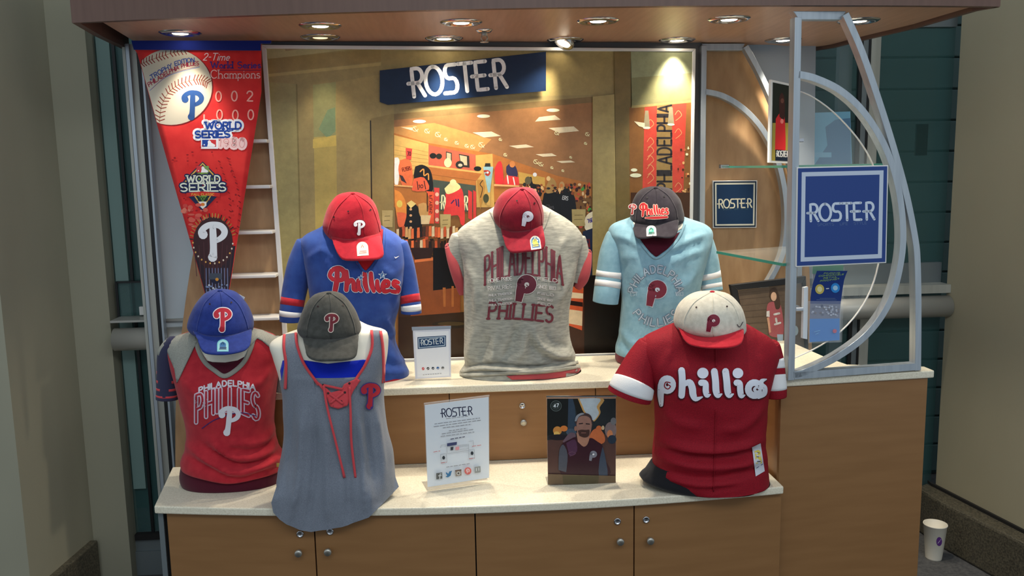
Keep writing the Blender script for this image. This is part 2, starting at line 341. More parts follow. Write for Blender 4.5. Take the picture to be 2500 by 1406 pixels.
# right pillar wall with two facing panels and terrazzo foot
wr = struct(MB().prism([(2.075, 3.36), (2.24, 2.2), (3.2, 2.2), (3.2, 3.36)], 0, 3.0).build('wall_right', 'wall'))
for (x0, y0, x1, y1) in ((2.073, 3.355, 2.145, 2.85), (2.146, 2.843, 2.237, 2.205)):
    MB().prism([(x0, y0), (x0-.006, y0), (x1-.006, y1), (x1, y1)], .2, 3.0).build('wall_panel', 'wall', wr)
b = struct(MB().prism([(2.055, 3.40), (1.985, 3.36), (1.99, 3.19), (2.19, 2.2), (2.26, 2.2)], 0, .195).build('baseboard_right', 'terrazzo', bevel=.01))
MB().prism([(2.056, 3.40), (2.050, 3.36), (2.225, 2.2), (2.235, 2.2)], .195, .207).build('dark_joint', 'dark', b)
# left pillar: near face, side face and the return that meets the door
struct(MB().prism([(-1.44, 3.24), (-3.0, 3.24), (-3.0, 2.82), (-1.475, 2.82)], 0, 3.0).build('wall_left', 'wall_l'))
struct(MB().box((-1.46, 3.24, 0), (-1.305, 3.34, 3.0)).build('trim_1', 'wall_l'))
struct(MB().prism([(-1.415, 3.22), (-1.45, 3.22), (-3.0, 2.78), (-3.0, 2.77), (-1.45, 2.77)], 0, .19).build('baseboard_left', 'terrazzo', bevel=.01))
# glazed door behind the left end
d1 = struct(MB().box((-1.305, 3.30, .10), (-.55, 3.34, .165)).build('door_1', 'doorpanel'))
MB().box((-1.32, 3.29, 0), (-.55, 3.33, .10)).build('kick_plate', 'doorpanel', d1)
MB().box((-1.30, 3.285, .15), (-.95, 3.31, .175)).build('dark_sill', 'dark', d1)
MB().box((-1.305, 3.315, .17), (-.55, 3.325, 2.5)).build('glass_pane', 'glassdark', d1)
MB().box((-1.305, 3.33, 2.14), (-.55, 3.37, 2.5)).build('head_rail', 'doorpanel', d1)
bar('stile', 250, 268, 700, 3.45, .2, 2.3, .02, 'mullion', d1)
bar('gasket', 320, 327, 700, 3.30, .17, 2.13, .01, 'black', d1)
bar('glass_reflection', 250, 282, 300, 3.30, .36, 2.12, .01, mat('greenish reflection', (120, 146, 140), .5), d1)  # reflection on the pane, painted as a pale greenish strip
pb = tag(thing('push_bar', 'round satin push bar on the glass door behind the left end of the kiosk', 'door handle', (-1.1, 3.2, .97)))
MB().lathe((-1.28, 3.21, .985), [(.0, 0), (.043, 0), (.043, .42), (0, .42)], 20, 'x').build('bar', 'barmetal', pb, True)
MB().box((-1.285, 3.19, 1.052), (-.9, 3.3, 1.060)).build('top_ledge', 'barmetal', pb)
bx = MB().box((-1.285, 3.285, 1.06), (-.9, 3.30, 1.19)).build('housing', 'glassdark', pb)
MB().box((-1.205, 3.27, 1.066), (-.9, 3.285, 1.098)).build('white_strip', 'white', pb)
for z in (1.19,): MB().box((-1.285, 3.28, z), (-.9, 3.30, z+.006)).build('housing_edge', 'black', pb)
MB().box((-1.291, 3.28, 1.06), (-1.283, 3.30, 1.196)).build('housing_edge', 'black', pb)
# glazed door behind the right end
d2 = struct(MB().box((1.15, 3.42, 2.14), (2.09, 3.47, 2.5)).build('door_2', 'doorpanel'))
MB().box((1.15, 3.43, .02), (2.09, 3.44, 2.14)).build('glass_pane', 'glassdark', d2)
MB().box((1.15, 3.42, 0), (2.09, 3.46, .12)).build('bottom_rail', 'doorpanel', d2)
bar('stile', 2044, 2076, 300, 3.48, .1, 2.14, .03, 'grey', d2)
bar('gasket', 2092, 2100, 300, 3.42, .1, 2.14, .02, 'black', d2)
bar('stile', 2101, 2114, 300, 3.42, .1, 2.14, .03, 'doorpanel', d2)
bar('gasket', 2115, 2119, 300, 3.415, .1, 2.14, .02, 'black', d2)
bar('stile', 2120, 2143, 300, 3.42, .1, 2.14, .03, 'mullion', d2)
MB().box((1.95, 3.44, 1.62), (2.0, 3.45, 1.75)).build('pull_plate', 'black', d2)
pb = tag(thing('push_bar', 'round satin push bar crossing the dark glass door behind the curved frame', 'door handle', (1.8, 3.33, .97)))
MB().lathe((1.35, 3.345, .992), [(.0, 0), (.046, 0), (.046, .72), (0, .72)], 20, 'x').build('bar', 'barmetal', pb, True)
MB().box((1.35, 3.33, 1.05), (2.07, 3.42, 1.085)).build('top_ledge', 'mullion', pb)
MB().box((1.35, 3.405, 1.085), (2.07, 3.43, 1.17)).build('housing', 'doorpanel', pb)
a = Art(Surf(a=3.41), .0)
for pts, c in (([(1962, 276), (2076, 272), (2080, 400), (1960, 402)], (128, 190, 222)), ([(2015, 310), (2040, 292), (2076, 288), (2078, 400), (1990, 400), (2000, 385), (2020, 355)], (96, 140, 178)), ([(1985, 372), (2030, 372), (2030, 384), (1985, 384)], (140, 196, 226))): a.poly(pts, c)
tag(a.build('flat_picture', None, 'gloss'), 'pale blue painted reflection with a darker shape, on the glass door behind the curved frame', 'poster')  # bluish reflection in the glass, painted as a flat sheet
# ------------------------------------------------------------ kiosk: canopy, counters, cabinets
cf = lambda x: 2.345 + .085*(x-.25)**2          # bowed plan of the lower counter
kf = lambda x: 2.47 + .057*(x-.85)**2           # bowed plan of the canopy
def xs(a, b, n): return [a+(b-a)*i/n for i in range(n+1)]
can = thing('canopy', 'brown laminate canopy over the whole display, with round lights underneath', 'canopy', (.3, 2.8, 2.045))
rt = [atz(x, y, 2.05) for x, y in ((2390, 20), (2300, 46), (2243, 63), (2170, 80), (2102, 96), (2040, 112), (1990, 120))]
pth = [Vector((-1.15, 3.2, 2.18)), Vector((-1.125, 2.9, 2.18))] + [Vector((x, kf(x)-.035, 2.18)) for x in xs(-1.09, 1.63, 24)]
MB().tube(pth, .022, .27, Vector((0, 0, 1))).build('fascia', 'woodtop', can)
MB().tube([Vector((1.63, kf(1.63)-.035, 2.18))] + [Vector((p.x+.0, p.y+.02, 2.18)) for p in rt], .018, .27, Vector((0, 0, 1))).build('side_fascia', 'woodtop', can)
sp = [(x, kf(x)+.012) for x in xs(-1.03, 1.545, 24)] + [(p.x-.02, p.y) for p in rt] + [(1.25, 3.28), (-1.10, 3.28)]
MB().prism(sp, 2.055, 2.075).build('soffit', 'soffit', can)
MB().prism([(x, kf(x)-.03) for x in xs(-1.09, 1.6, 16)] + [(p.x, p.y) for p in rt[1:]] + [(1.25, 3.28), (-1.14, 3.28)], 2.09, 2.10).build('dark_gap', 'dark', can)
# lower cabinet and its top
ct = [(x, cf(x)) for x in xs(-.91, .99, 24)] + [(.99, 2.80), (-.965, 2.80)]
tag(MB().prism(ct, .596, .62).build('countertop', 'stone', bevel=.004), 'long pale stone top of the lower counter in front', 'countertop')
cab = thing('base_cabinet', 'brown laminate base cabinet with four doors under the lower counter', 'cabinet', (.04, 2.6, 0))
MB().prism([(x, cf(x)+.04) for x in xs(-.90, .98, 20)] + [(.98, 2.78), (-.95, 2.78)], .02, .596).build('carcass', 'dark', cab)
MB().prism([(-.908, cf(-.9)+.022), (-.893, cf(-.9)+.022), (-.94, 2.78), (-.955, 2.78)], .0, .596).build('end_panel', 'doorpanel', cab)
edges = [onp(x, 1330, 2.40).x for x in (389, 769, 1161, 1543, 1909)]
doors = []
for i in range(4):
    x0, x1 = edges[i]+.002, edges[i+1]-.002
    fr = [(x, cf(x)+.020) for x in xs(x0, x1, 8)]; bk = [(x, cf(x)+.038) for x in xs(x0, x1, 8)]
    doors.append(MB().prism(fr+bk[::-1], .04, .594).build('door', 'wood', cab))
def knob(px, py, Y, parent):
    c = onp(px, py, Y)
    MB().lathe(c, [(0, -.022), (.010, -.022), (.0115, -.018), (.0105, -.012), (.006, -.008), (.006, .0), (0, 0)], 18, 'y').build('knob', 'nickel', parent, True)
def lock(px, py, Y, parent):
    c = onp(px, py, Y); o = MB().lathe(c, [(0, -.003), (.007, -.003), (.0075, -.005), (.0105, -.004), (.0105, .0), (0, 0)], 18, 'y').build('lock', 'chrome', parent, True)
    return MB().box((c.x-.0012, c.y-.0040, c.z-.005), (c.x+.0012, c.y-.0028, c.z+.005))
for px, py, di, f in ((733, 1303, 0, lock), (806, 1297, 1, lock), (1507, 1272, 2, lock), (1577, 1268, 3, lock), (731, 1345, 0, knob), (802, 1342, 1, knob), (1512, 1317, 2, knob), (1585, 1315, 3, knob)):
    X = onp(px, py, 2.39).x; f(px, py, cf(X)+.020, doors[di])
# raised rear cabinet
rc = thing('riser_cabinet', 'brown laminate raised cabinet behind the lower counter, carrying the upper counter', 'cabinet', (.2, 2.9, .62))
MB().box((-.62, 2.745, .62), (.985, 3.075, .866)).build('carcass', 'dark', rc)
ed = [-.62] + [onp(x, 1040, 2.73).x for x in (1099, 1454)] + [.985]; rd = []
for i in range(3): rd.append(MB().box((ed[i]+.0015, 2.728, .622), (ed[i+1]-.0015, 2.745, .864)).build('door', 'wood', rc))
lock(1275, 990, 2.728, rd[1]); knob(1277, 1028, 2.728, rd[1])
tag(MB().box((-.64, 2.70, .866), (.99, 3.075, .892)).build('countertop', 'stone', bevel=.004), 'pale stone top of the upper counter below the large shop picture', 'countertop')
# end cabinet on the right
fl, fr_ = atz(1915, 926, .94), atz(2281, 904, .94)
bc = thing('end_cabinet', 'tall plain brown laminate cabinet at the right end of the kiosk', 'cabinet', (1.2, 2.7, 0))
bp = [(1.0, fl.y+.015), (fr_.x-.018, fr_.y+.015), (fr_.x-.03, fr_.y+.10), (1.275, 2.70), (1.25, 3.11), (1.0, 3.11)]
MB().prism(bp, 0, .916).build('body', 'wood', bc)
MB().prism([(.996, fl.y+.012), (1.0, fl.y+.004), (fr_.x-.018, fr_.y+.004), (fr_.x-.018, fr_.y+.015)], .0, .915).build('front_panel', 'wood', bc)
tag(MB().prism([(fl.x-.004, fl.y-.002), (fr_.x, fr_.y-.002), (fr_.x, fr_.y+.055), (1.40, 2.58), (1.285, 2.615), (1.262, 2.74), (1.24, 3.12), (.995, 3.12)], .916, .94).build('countertop', 'stone', bevel=.004),
    'pale stone top of the tall end cabinet under the curved metal frame', 'countertop')
# back of the kiosk
PA, PB = 3.12, .06                              # picture plane
bw = thing('back_wall', 'plywood and grey back wall of the kiosk behind all the displays', 'panel', (.2, 3.2, .6))
def sheet(name, px, a, b, t, m, parent): return MB().slab([onp(x, y, a, b) for x, y in px], t).build(name, m, parent)
sheet('centre_board', [(640, 92), (1712, 92), (1700, 890), (700, 905)], PA+.035, PB, .02, mat('header paint', (92, 92, 94), .5), bw)
lb = spline([(612, 80), (580, 240), (535, 420), (495, 540), (470, 627), (446, 790), (430, 965), (428, 1150), (428, 1400)], 4)
sheet('plywood_panel', lb + [(720, 1400), (690, 80)], 3.15, .05, .018, 'ply', bw)
sheet('grey_panel', [(338, 88), (660, 88), (680, 1390), (442, 1390), (393, 700)], 3.26, .05, .02, 'grey', bw)
rb = spline([(1820, 100), (1862, 185), (1897, 270), (1927, 360), (1950, 460), (1964, 560), (1976, 660), (1984, 920)], 4)
sheet('plywood_panel', [(1700, 100)] + rb + [(1690, 930)], PA+.075, PB, .018, 'ply', bw)
sheet('white_panel', [(1720, 95), (1992, 95), (1985, 680), (1730, 680)], PA+.12, PB, .02, mat('pale grey board', (152, 162, 174), .5), bw)
mu = thing('mullion', 'ribbed light metal post at the left edge of the kiosk, beside the grey panel', 'post', onp(370, 1300, 3.14))
for p0, p1, m in ((345, 352, 'mullion'), (353, 361, 'steel'), (362, 378, 'mullion'), (379, 386, 'black'), (387, 392, 'steel')):
    bar('rib', p0, p1, 700, 3.14 - (.012 if m == 'steel' else 0), .0, 2.055, .03, m, mu)
# white ledges left of the picture
for i, (yy, x0, x1, zz) in enumerate(((341, 540, 651, 0), (454, 530, 659, 0), (566, 525, 665, 0), (674, 515, 673, 0), (779, 505, 681, 0))):
    p, q = onp(x0, yy, 3.03), onp(x1, yy, 3.03)
    o = MB().box((p.x, 3.03, p.z-.012), (q.x, 3.112, p.z)).build('wall_ledge', 'white', bevel=.003)
    tag(o, ('topmost', 'second from top', 'middle', 'second lowest', 'lowest')[i] + ' of five short white ledges beside the red pennant', 'ledge', 'white ledges by the pennant')
# downlights
for i, (px, py, lx, on, w) in enumerate(((440, 80, 457, 1, 'front row, leftmost, above the red pennant'), (782, 62, 786, 1, 'front row, second from left, with a dim one behind it'), (782, 90, 788, .12, 'back row, leftmost, its lamp turned away and dim'),
     (1126, 54, 1127, 1, 'front row, third from left, beside the sprinkler'), (1084, 93, 1085, 1, 'back row, second from left, beside the sprinkler'), (1460, 50, 1460, 1, 'front row, third from right'), (1380, 97, 1381, 2, 'back row, middle, with its lamp swivelled out at a slant'),
     (1653, 97, 1655, 1, 'back row, above the right edge of the shop picture'), (1780, 46, 1779, 1, 'front row, second from right'), (2096, 50, 2091, 1, 'front row, rightmost, outside the curved frame'), (1912, 97, 1916, 1, 'back row, rightmost, behind the metal post'))):
    c = atz(px, py, 2.055); t = thing('downlight', 'recessed chrome downlight, ' + w, 'light', c, 'downlights in the canopy')
    MB().lathe(c, [(.036, -.001), (.040, -.007), (.058, -.006), (.067, -.001), (.067, .0), (.036, 0)], 32).build('trim_ring', 'chrome', t, True)
    if on == 2:
        o = MB().lathe((0, 0, 0), [(0, -.014), (.026, -.014), (.034, -.02), (.038, -.015), (.038, .01), (0, .012)], 28).build('swivel_head', 'chrome', t, True); WL[o.name] = c
        l = MB().lathe((0, 0, 0), [(0, -.0165), (.024, -.0165), (.024, -.014), (0, -.014)], 24).build('lamp', 'lamp', t); 
        for ob in (o, l):
            for v in ob.data.vertices: v.co += c
            ob.rotation_euler = (radians(-14), radians(28), 0)
        tilt = (-14, 28)
    else:
        MB().lathe(c, [(.036, -.002), (.036, .0), (.027, .0), (.027, -.002)], 28).build('baffle', 'nickel', t, True)
        MB().lathe(c, [(0, -.005), (.024, -.004), (.027, -.001), (0, 0)], 28).build('lamp', 'lamp' if on == 1 else 'lampdim', t, True); tilt = (-3 if py < 85 and px > 500 else 1, 0)
    s = bpy.data.lights.new('spot', 'SPOT'); s.energy = SPOT_E*(.1 if on == .12 else (.38 if px == 440 else 1) if px == 440 else 1); s.color = SPOT_C; s.spot_size = radians(76); s.spot_blend = .7; s.shadow_soft_size = .022
    so = bpy.data.objects.new('spot', s); so.location = c + Vector((0, 0, -.028)); so.rotation_euler = (radians(tilt[0]), radians(tilt[1]), 0); COL.objects.link(so)
c = atz(1182, 73, 2.055); t = thing('sprinkler_head', 'small chrome fire sprinkler under the canopy, between two downlights', 'sprinkler', c)
MB().lathe(c, [(0, -.008), (.022, -.008), (.026, -.003), (.030, 0), (0, 0)], 24).build('cover_plate', 'chrome', t, True)
MB().lathe(c, [(0, -.02), (.010, -.02), (.010, -.008), (0, -.008)], 14).build('stem', 'nickel', t, True)
for s in (-1, 1): MB().round([c+Vector((s*.008, 0, -.018)), c+Vector((s*.011, 0, -.028)), c+Vector((s*.004, 0, -.038))], .002, 8).build('yoke', 'nickel', t, True)
MB().lathe(c, [(0, -.041), (.014, -.0405), (.014, -.0385), (0, -.038)], 16).build('deflector', 'nickel', t, True)
# ------------------------------------------------------------ the big framed picture of a shop
pf = thing('flat_picture', 'large white framed printed picture of a sports shop front on the back wall', 'poster', (.13, 3.06, .892))
fq = [(637.5, 109), (1699, 118.5), (1687, 866), (695, 893)]; fi = [(649.5, 118), (1691, 126), (1679, 857), (706, 884)]
for i in range(4):
    j = (i+1) % 4
    MB().slab([onp(*fq[i], PA, PB), onp(*fq[j], PA, PB), onp(*fi[j], PA, PB), onp(*fi[i], PA, PB)], .02).build('frame_rail', 'white', pf, bevel=.002)
a = Art(Surf(a=PA+.012, b=PB), .0, .00002); a.k = 1.12
c2 = lambda x, y: (800+x/2.778, y/2.778); cB = lambda x, y: (900+x/4.135, 240+y/4.135); c5 = lambda x, y: (800+x/2.778, 450+y/2.778)
m2 = lambda *p: [c2(*q) for q in p]; mB = lambda *p: [cB(*q) for q in p]; m5 = lambda *p: [c5(*q) for q in p]
a.poly([(647, 116), (1693, 124), (1681, 860), (704, 888)], (150, 132, 84))
a.poly([(647, 116), (880, 118), (655, 144)], (170, 158, 112)); a.poly([(695, 118), (745, 118), (697, 125)], (150, 130, 92))
a.poly([(650, 144), (930, 118), (930, 150), (650, 180)], (146, 124, 74)); a.poly([(652, 181), (930, 152), (930, 160), (652, 188)], (172, 152, 96))
a.poly([(652, 200), (722, 205), (740, 870), (700, 880)], (150, 138, 88)); a.poly([(722, 205), (726, 205), (742, 870), (738, 870)], (126, 112, 66))
a.poly([(764, 207), (820, 200), (824, 560), (770, 560)], (176, 154, 84)); a.poly([(764, 207), (820, 200), (820, 330), (766, 335)], (146, 142, 92))
a.poly([(778, 315), (800, 268), (818, 262), (819, 320), (800, 338)], (122, 140, 100)); a.poly([(764, 340), (820, 330), (822, 356), (764, 362)], (196, 170, 86))
a.poly([(820, 200), (930, 182), (930, 290), (905, 295), (905, 870), (826, 870)], (158, 138, 86))
a.poly([(904, 290), (962, 277), (962, 862), (912, 866)], (142, 122, 74)); a.poly([(903, 294), (906, 294), (912, 720), (909, 720)], (34, 28, 20))
a.poly([(962, 240), (1450, 232), (1447, 236), (962, 280)], (140, 124, 82))
# shop interior: ceiling, lamps, goods
a.poly([(962, 278), (1447, 236), (1446, 860), (966, 862)], (128, 88, 46))
a.poly([(962, 278), (1447, 236), (1447, 450), (1380, 445), (1250, 400), (1150, 376), (962, 326)], (150, 106, 66)); a.poly([(962, 278), (1447, 236), (1447, 250), (962, 293)], (120, 98, 62))
a.poly([(962, 310), (1060, 300), (1200, 340), (1160, 378), (962, 330)], (190, 136, 76))
for cx, cy in ((512, 233), (1160, 180), (1862, 120)): x, y = cB(cx, cy); a.ell(x, y, 16, 4.2, (238, 224, 190))
for q in (((1050, 345), (1240, 335), (1335, 380), (1165, 395)), ((1680, 235), (1720, 190), (1880, 170), (1940, 215)), ((1815, 300), (2070, 283), (2125, 330), (1925, 350)), ((1415, 480), (1590, 465), (1670, 492), (1500, 505)), ((1685, 565), (1850, 555), (1900, 582), (1760, 590)), ((1895, 635), (2040, 627), (2085, 645), (1950, 653)), ((320, 290), (440, 295), (440, 325))): a.poly(mB(*q), (222, 206, 170))
for x, y, r in ((590, 330, 30), (700, 365, 34), (780, 415, 20), (890, 450, 22), (990, 480, 22), (1050, 490, 26), (1140, 470, 34), (470, 310, 34), (1330, 415, 18), (2208, 362, 24), (1900, 350, 26), (1690, 640, 30), (1740, 665, 26), (1850, 700, 16), (1960, 730, 14), (2190, 455, 16), (2040, 595, 14), (1380, 570, 20)):
    X, Y = cB(x, y); a.lines([arc(X, Y, r/5, r/6, 0, 300, 9), [(X-r/7, Y-r/6), (X+r/6, Y+r/5)]], (236, 214, 164), 1.6)
a.poly(mB((255, 350), (600, 450), (1250, 560), (1900, 780), (2250, 860), (2250, 1000), (255, 1100)), (176, 110, 52))
a.poly(mB((258, 370), (605, 460), (605, 700), (258, 860)), (206, 166, 92))
for k in range(6): a.lines([[cB(258, 470+k*50), cB(600, 545+k*36)]], (178, 138, 72), 1.2)
a.poly(mB((605, 470), (1080, 570), (1080, 745), (605, 680)), (196, 96, 70)); a.poly(mB((1080, 575), (1250, 560), (1270, 1100), (1090, 1100)), (200, 160, 86))
a.poly(mB((600, 680), (1150, 750), (1090, 830), (610, 765)), (176, 106, 52)); a.poly(mB((600, 672), (1160, 745), (1160, 762), (600, 692)), (226, 166, 92))
for q, c in ((((780, 535), (840, 550), (840, 640), (780, 640)), (70, 58, 48)), (((910, 560), (1015, 580), (1020, 700), (930, 690)), (52, 46, 40))): a.poly(mB(*q), c); a.poly([((x-cB(*q[0])[0])*.7+cB(*q[0])[0]+2, (y-cB(*q[0])[1])*.75+cB(*q[0])[1]+3) for x, y in mB(*q)], (196, 178, 140))
for x, y, rx, ry, c in ((650, 580, 34, 28, (30, 30, 24)), (710, 585, 30, 28, (40, 40, 30)), (800, 650, 38, 46, (244, 226, 160)), (920, 670, 42, 38, (44, 42, 38)), (925, 675, 22, 16, (190, 180, 150)), (1100, 710, 38, 24, (24, 24, 22))): X, Y = cB(x, y); a.ell(X, Y, rx/4.1, ry/4.1, c)
a.poly(mB((650, 820), (1080, 880), (1080, 1150), (650, 1130)), (70, 78, 66))
def shirt(q, c): a.poly(spline(mB(*q)+[cB(*q[0])], 3)[:-1], c)
shirt(((262, 600), (310, 620), (300, 860), (262, 860)), (250, 240, 214)); shirt(((320, 625), (400, 610), (440, 700), (435, 880), (340, 880), (300, 720)), (232, 110, 64)); a.poly(mB((375, 500), (440, 510), (430, 620), (380, 615)), (206, 70, 60)); a.lines(text('70', line_fn(*cB(392, 580), *cB(425, 580), 10)), (40, 20, 20), 1.6)
a.lines(text('FLYERS', line_fn(*cB(345, 740), *cB(430, 720), 9)), (120, 40, 20), 1.6); a.poly(mB((310, 770), (345, 785), (385, 860), (330, 830)), (60, 50, 50))
shirt(((470, 690), (540, 670), (620, 720), (650, 850), (640, 940), (560, 930), (460, 820)), (28, 26, 26)); a.lines([spline(mB((520, 740), (555, 715), (560, 780), (600, 760), (605, 820)), 4)], (226, 150, 70), 3)
shirt(((460, 810), (560, 800), (610, 920), (440, 930)), (224, 96, 62)); a.lines([mB((490, 840), (500, 920)), mB((560, 835), (575, 915))], (30, 24, 24), 2); a.lines(text('10', line_fn(*cB(505, 905), *cB(550, 905), 8)), (30, 20, 20), 1.6)
a.poly(mB((258, 870), (445, 885), (445, 900), (258, 885)), (226, 170, 104))
shirt(((262, 920), (330, 960), (380, 1080), (370, 1300), (310, 1300), (270, 1100)), (240, 140, 60)); a.ell(*cB(312, 1065), 7, 9, (250, 196, 90)); shirt(((285, 1150), (385, 1170), (370, 1305), (300, 1290)), (232, 104, 62))
shirt(((390, 1060), (470, 1060), (540, 1220), (500, 1400), (340, 1400), (380, 1200)), (26, 24, 22)); a.poly(mB((385, 1060), (430, 1030), (480, 1065), (425, 1110)), (222, 196, 120))
for k in range(4): a.ell(*cB(425, 1120+k*62), 3.4, 3, (212, 160, 110))
shirt(((500, 1070), (580, 1060), (600, 1200), (520, 1190)), (196, 150, 88)); a.poly(mB((580, 935), (660, 945), (660, 1265), (600, 1265), (610, 1000)), (224, 88, 54)); a.poly(mB((660, 900), (715, 905), (710, 1265), (668, 1260)), (204, 66, 60))
a.lines([mB((592, 960), (592, 1140))], (40, 20, 16), 2); a.lines(text('FLYERS', lambda u, v: (cB(640-v*24, 980+u*180))), (60, 20, 16), 1.4)
for k in range(4): a.ell(*cB(690, 970+k*85), 4.5, 5, (236, 180, 150))
a.poly(mB((525, 1180), (630, 1180), (610, 1270), (530, 1270)), (214, 190, 140)); a.poly(mB((470, 1340), (610, 1350), (600, 1405), (470, 1405)), (220, 100, 60))
a.lines(roster(*cB(722, 1115), *cB(1000, 1125), 33), (238, 226, 176), 3.4)
shirt(((775, 960), (860, 940), (930, 905), (960, 1000), (970, 1260), (930, 1270), (900, 1180), (760, 1190), (780, 1050)), (214, 58, 56)); shirt(((765, 910), (840, 840), (880, 845), (930, 900), (860, 950), (790, 965)), (240, 216, 150)); a.ell(*cB(853, 850), 8, 8, (240, 220, 160)); a.lines([mB((835, 1060), (860, 1030)), mB((880, 1020), (890, 1080)), mB((905, 1020), (910, 1090))], (60, 40, 90), 3)
for x0, x1 in ((1005, 1045), (1055, 1085)): a.poly(mB((x0, 925), (x1, 945), (x1, 1230), (x0, 1210)), (204, 56, 54))
a.poly(mB((1090, 820), (1160, 820), (1170, 900), (1128, 1120)), (176, 128, 60)); a.lines([spline(mB((1150, 830), (1125, 870), (1150, 910), (1130, 1000)), 4)], (60, 44, 24), 2)
a.poly(mB((1155, 690), (1258, 690), (1225, 950), (1205, 950)), (140, 180, 186)); a.poly(mB((1178, 655), (1228, 655), (1230, 690), (1170, 690)), (40, 40, 36)); a.lines([[(x, y, 5) for x, y in spline(mB((1170, 735), (1200, 735), (1220, 750), (1205, 775), (1185, 765)), 4)]], (170, 60, 44), 4); a.ell(*cB(1203, 748), 2.5, 2.5, (240, 230, 210)); a.poly(mB((1205, 950), (1230, 950), (1230, 1080), (1190, 1080)), (196, 160, 90)); a.ell(*cB(1185, 1010), 7, 11, (60, 66, 44))
shirt(((1275, 700), (1310, 640), (1345, 660), (1360, 860), (1280, 860)), (212, 50, 52)); shirt(((1390, 690), (1440, 650), (1490, 700), (1500, 790), (1400, 770)), (50, 48, 80)); shirt(((1390, 780), (1520, 800), (1510, 880), (1360, 870)), (214, 60, 56)); a.lines([mB((1400, 780), (1410, 860)), mB((1460, 800), (1475, 870))], (250, 220, 210), 3); a.poly(mB((1265, 865), (1530, 880), (1530, 895), (1265, 885)), (230, 170, 110)); a.ell(*cB(1450, 665), 7, 8, (206, 130, 70))
a.poly(mB((1510, 740), (1780, 800), (1780, 890), (1520, 860)), (196, 156, 76)); shirt(((1580, 840), (1640, 790), (1660, 860), (1740, 880), (1740, 990), (1640, 940)), (22, 22, 24)); a.ell(*cB(1678, 770), 5, 5, (240, 234, 224)); a.ell(*cB(1610, 830), 8, 10, (96, 88, 62))
shirt(((1770, 960), (1900, 920), (1950, 1050), (1950, 1240), (1780, 1240), (1750, 1100)), (18, 18, 20)); shirt(((1780, 920), (1840, 800), (1895, 860), (1880, 940), (1800, 960)), (168, 132, 76)); a.lines(text('Eagles', line_fn(*cB(1740, 1125), *cB(1870, 1115), 11)), (70, 70, 74), 1.6)
shirt(((1930, 930), (2010, 910), (2080, 1000), (2090, 1240), (1960, 1230)), (22, 22, 26)); a.lines(text('ERS', line_fn(*cB(1955, 1020), *cB(2010, 1030), 9)), (190, 190, 190), 1.6); a.ell(*cB(1950, 885), 7, 11, (190, 150, 96)); a.ell(*cB(1815, 810), 5, 6, (232, 190, 130))
random.seed(9)
for k in range(90):
    x, y = random.uniform(2000, 2240), random.uniform(860, 1300)
    if x > 2085 or y < 930: a.ell(*cB(x, y), random.uniform(1.5, 5), random.uniform(2, 6), random.choice([(206, 80, 56), (180, 120, 60), (236, 190, 140), (70, 150, 60), (60, 30, 24), (90, 50, 30)]))
for k in range(70):
    x, y = random.uniform(970, 1120), random.uniform(575, 640); a.ell(x, y, random.uniform(2, 7), random.uniform(2, 6), random.choice([(200, 110, 56), (40, 26, 20), (150, 80, 40), (226, 190, 140), (60, 40, 30), (220, 90, 50)]))
for x0, y0, x1, y1, t in ((134, 1130, 245, 1300, 'SALE'), (720, 1170, 830, 1330, 'HOME'), (2050, 1120, 2190, 1290, 'NEW')):
    a.poly(mB((x0, y0), (x1, y0), (x1-4, y1), (x0+6, y1)), (176, 156, 102)); a.lines([mB((x0+30, y0+60), (x1-30, y0+58)), mB((x0+26, y0+105), (x1-34, y0+102))], (120, 104, 64), 1.6)
for k in range(60):
    x, y = random.uniform(1500, 2080), random.uniform(870, 960); a.ell(*cB(x, y), random.uniform(1.5, 4.5), random.uniform(2, 5), random.choice([(150, 80, 44), (200, 120, 60), (60, 36, 26), (226, 180, 120), (40, 40, 36)]))
for k in range(46):
    x = 968 + (k % 23)*7.2; y = 556+(k//23)*30+random.uniform(-4, 4); a.poly([(x, y), (x+6, y-1), (x+6.5, y+24), (x-.5, y+25)], random.choice([(190, 84, 48), (36, 26, 22), (206, 160, 100), (120, 60, 36), (226, 110, 60), (70, 44, 30), (210, 190, 150)]))
# lower half: floor, dark counters, hanging clothes
a.poly(m5((480, 480), (900, 500), (900, 900), (480, 930)), (122, 66, 34)); a.poly(m5((590, 512), (720, 495), (720, 515), (590, 530)), (200, 110, 60)); a.poly(m5((560, 430), (720, 430), (700, 500), (590, 510)), (46, 28, 22))
shirt2 = lambda q, c: a.poly(m5(*q), c)
shirt2(((715, 430), (850, 430), (880, 700), (715, 720)), (14, 12, 12)); shirt2(((780, 700), (800, 700), (800, 830), (785, 830)), (150, 90, 46)); shirt2(((840, 690), (855, 690), (855, 830), (840, 830)), (150, 90, 46))
shirt2(((480, 900), (1000, 860), (1000, 1300), (480, 1300)), (44, 28, 16)); a.ell(*c5(840, 950), 48, 10, (30, 24, 16)); a.ell(*c5(840, 945), 34, 5, (60, 48, 26)); shirt2(((480, 640), (560, 600), (620, 700), (560, 900), (480, 900)), (54, 34, 22))
shirt2(((1440, 430), (1800, 430), (1800, 1180), (1440, 1180)), (58, 34, 22)); a.ell(*c5(1820, 250), 28, 25, (220, 206, 176)); shirt2(((1820, 175), (1860, 178), (1862, 255), (1838, 250)), (206, 70, 56)); a.lines(text('76ERS', line_fn(*c5(1768, 262), *c5(1830, 244), 9)), (60, 50, 130), 2); a.ell(*c5(1775, 290), 12, 10, (226, 212, 184))
a.poly(spline(m5((1730, 320), (1790, 300), (1900, 265), (1930, 400), (1910, 620), (1760, 610), (1730, 400)), 3), (34, 42, 66)); a.lines(text('SIXERS', line_fn(*c5(1750, 430), *c5(1880, 420), 20)), (120, 30, 36), 2.4)
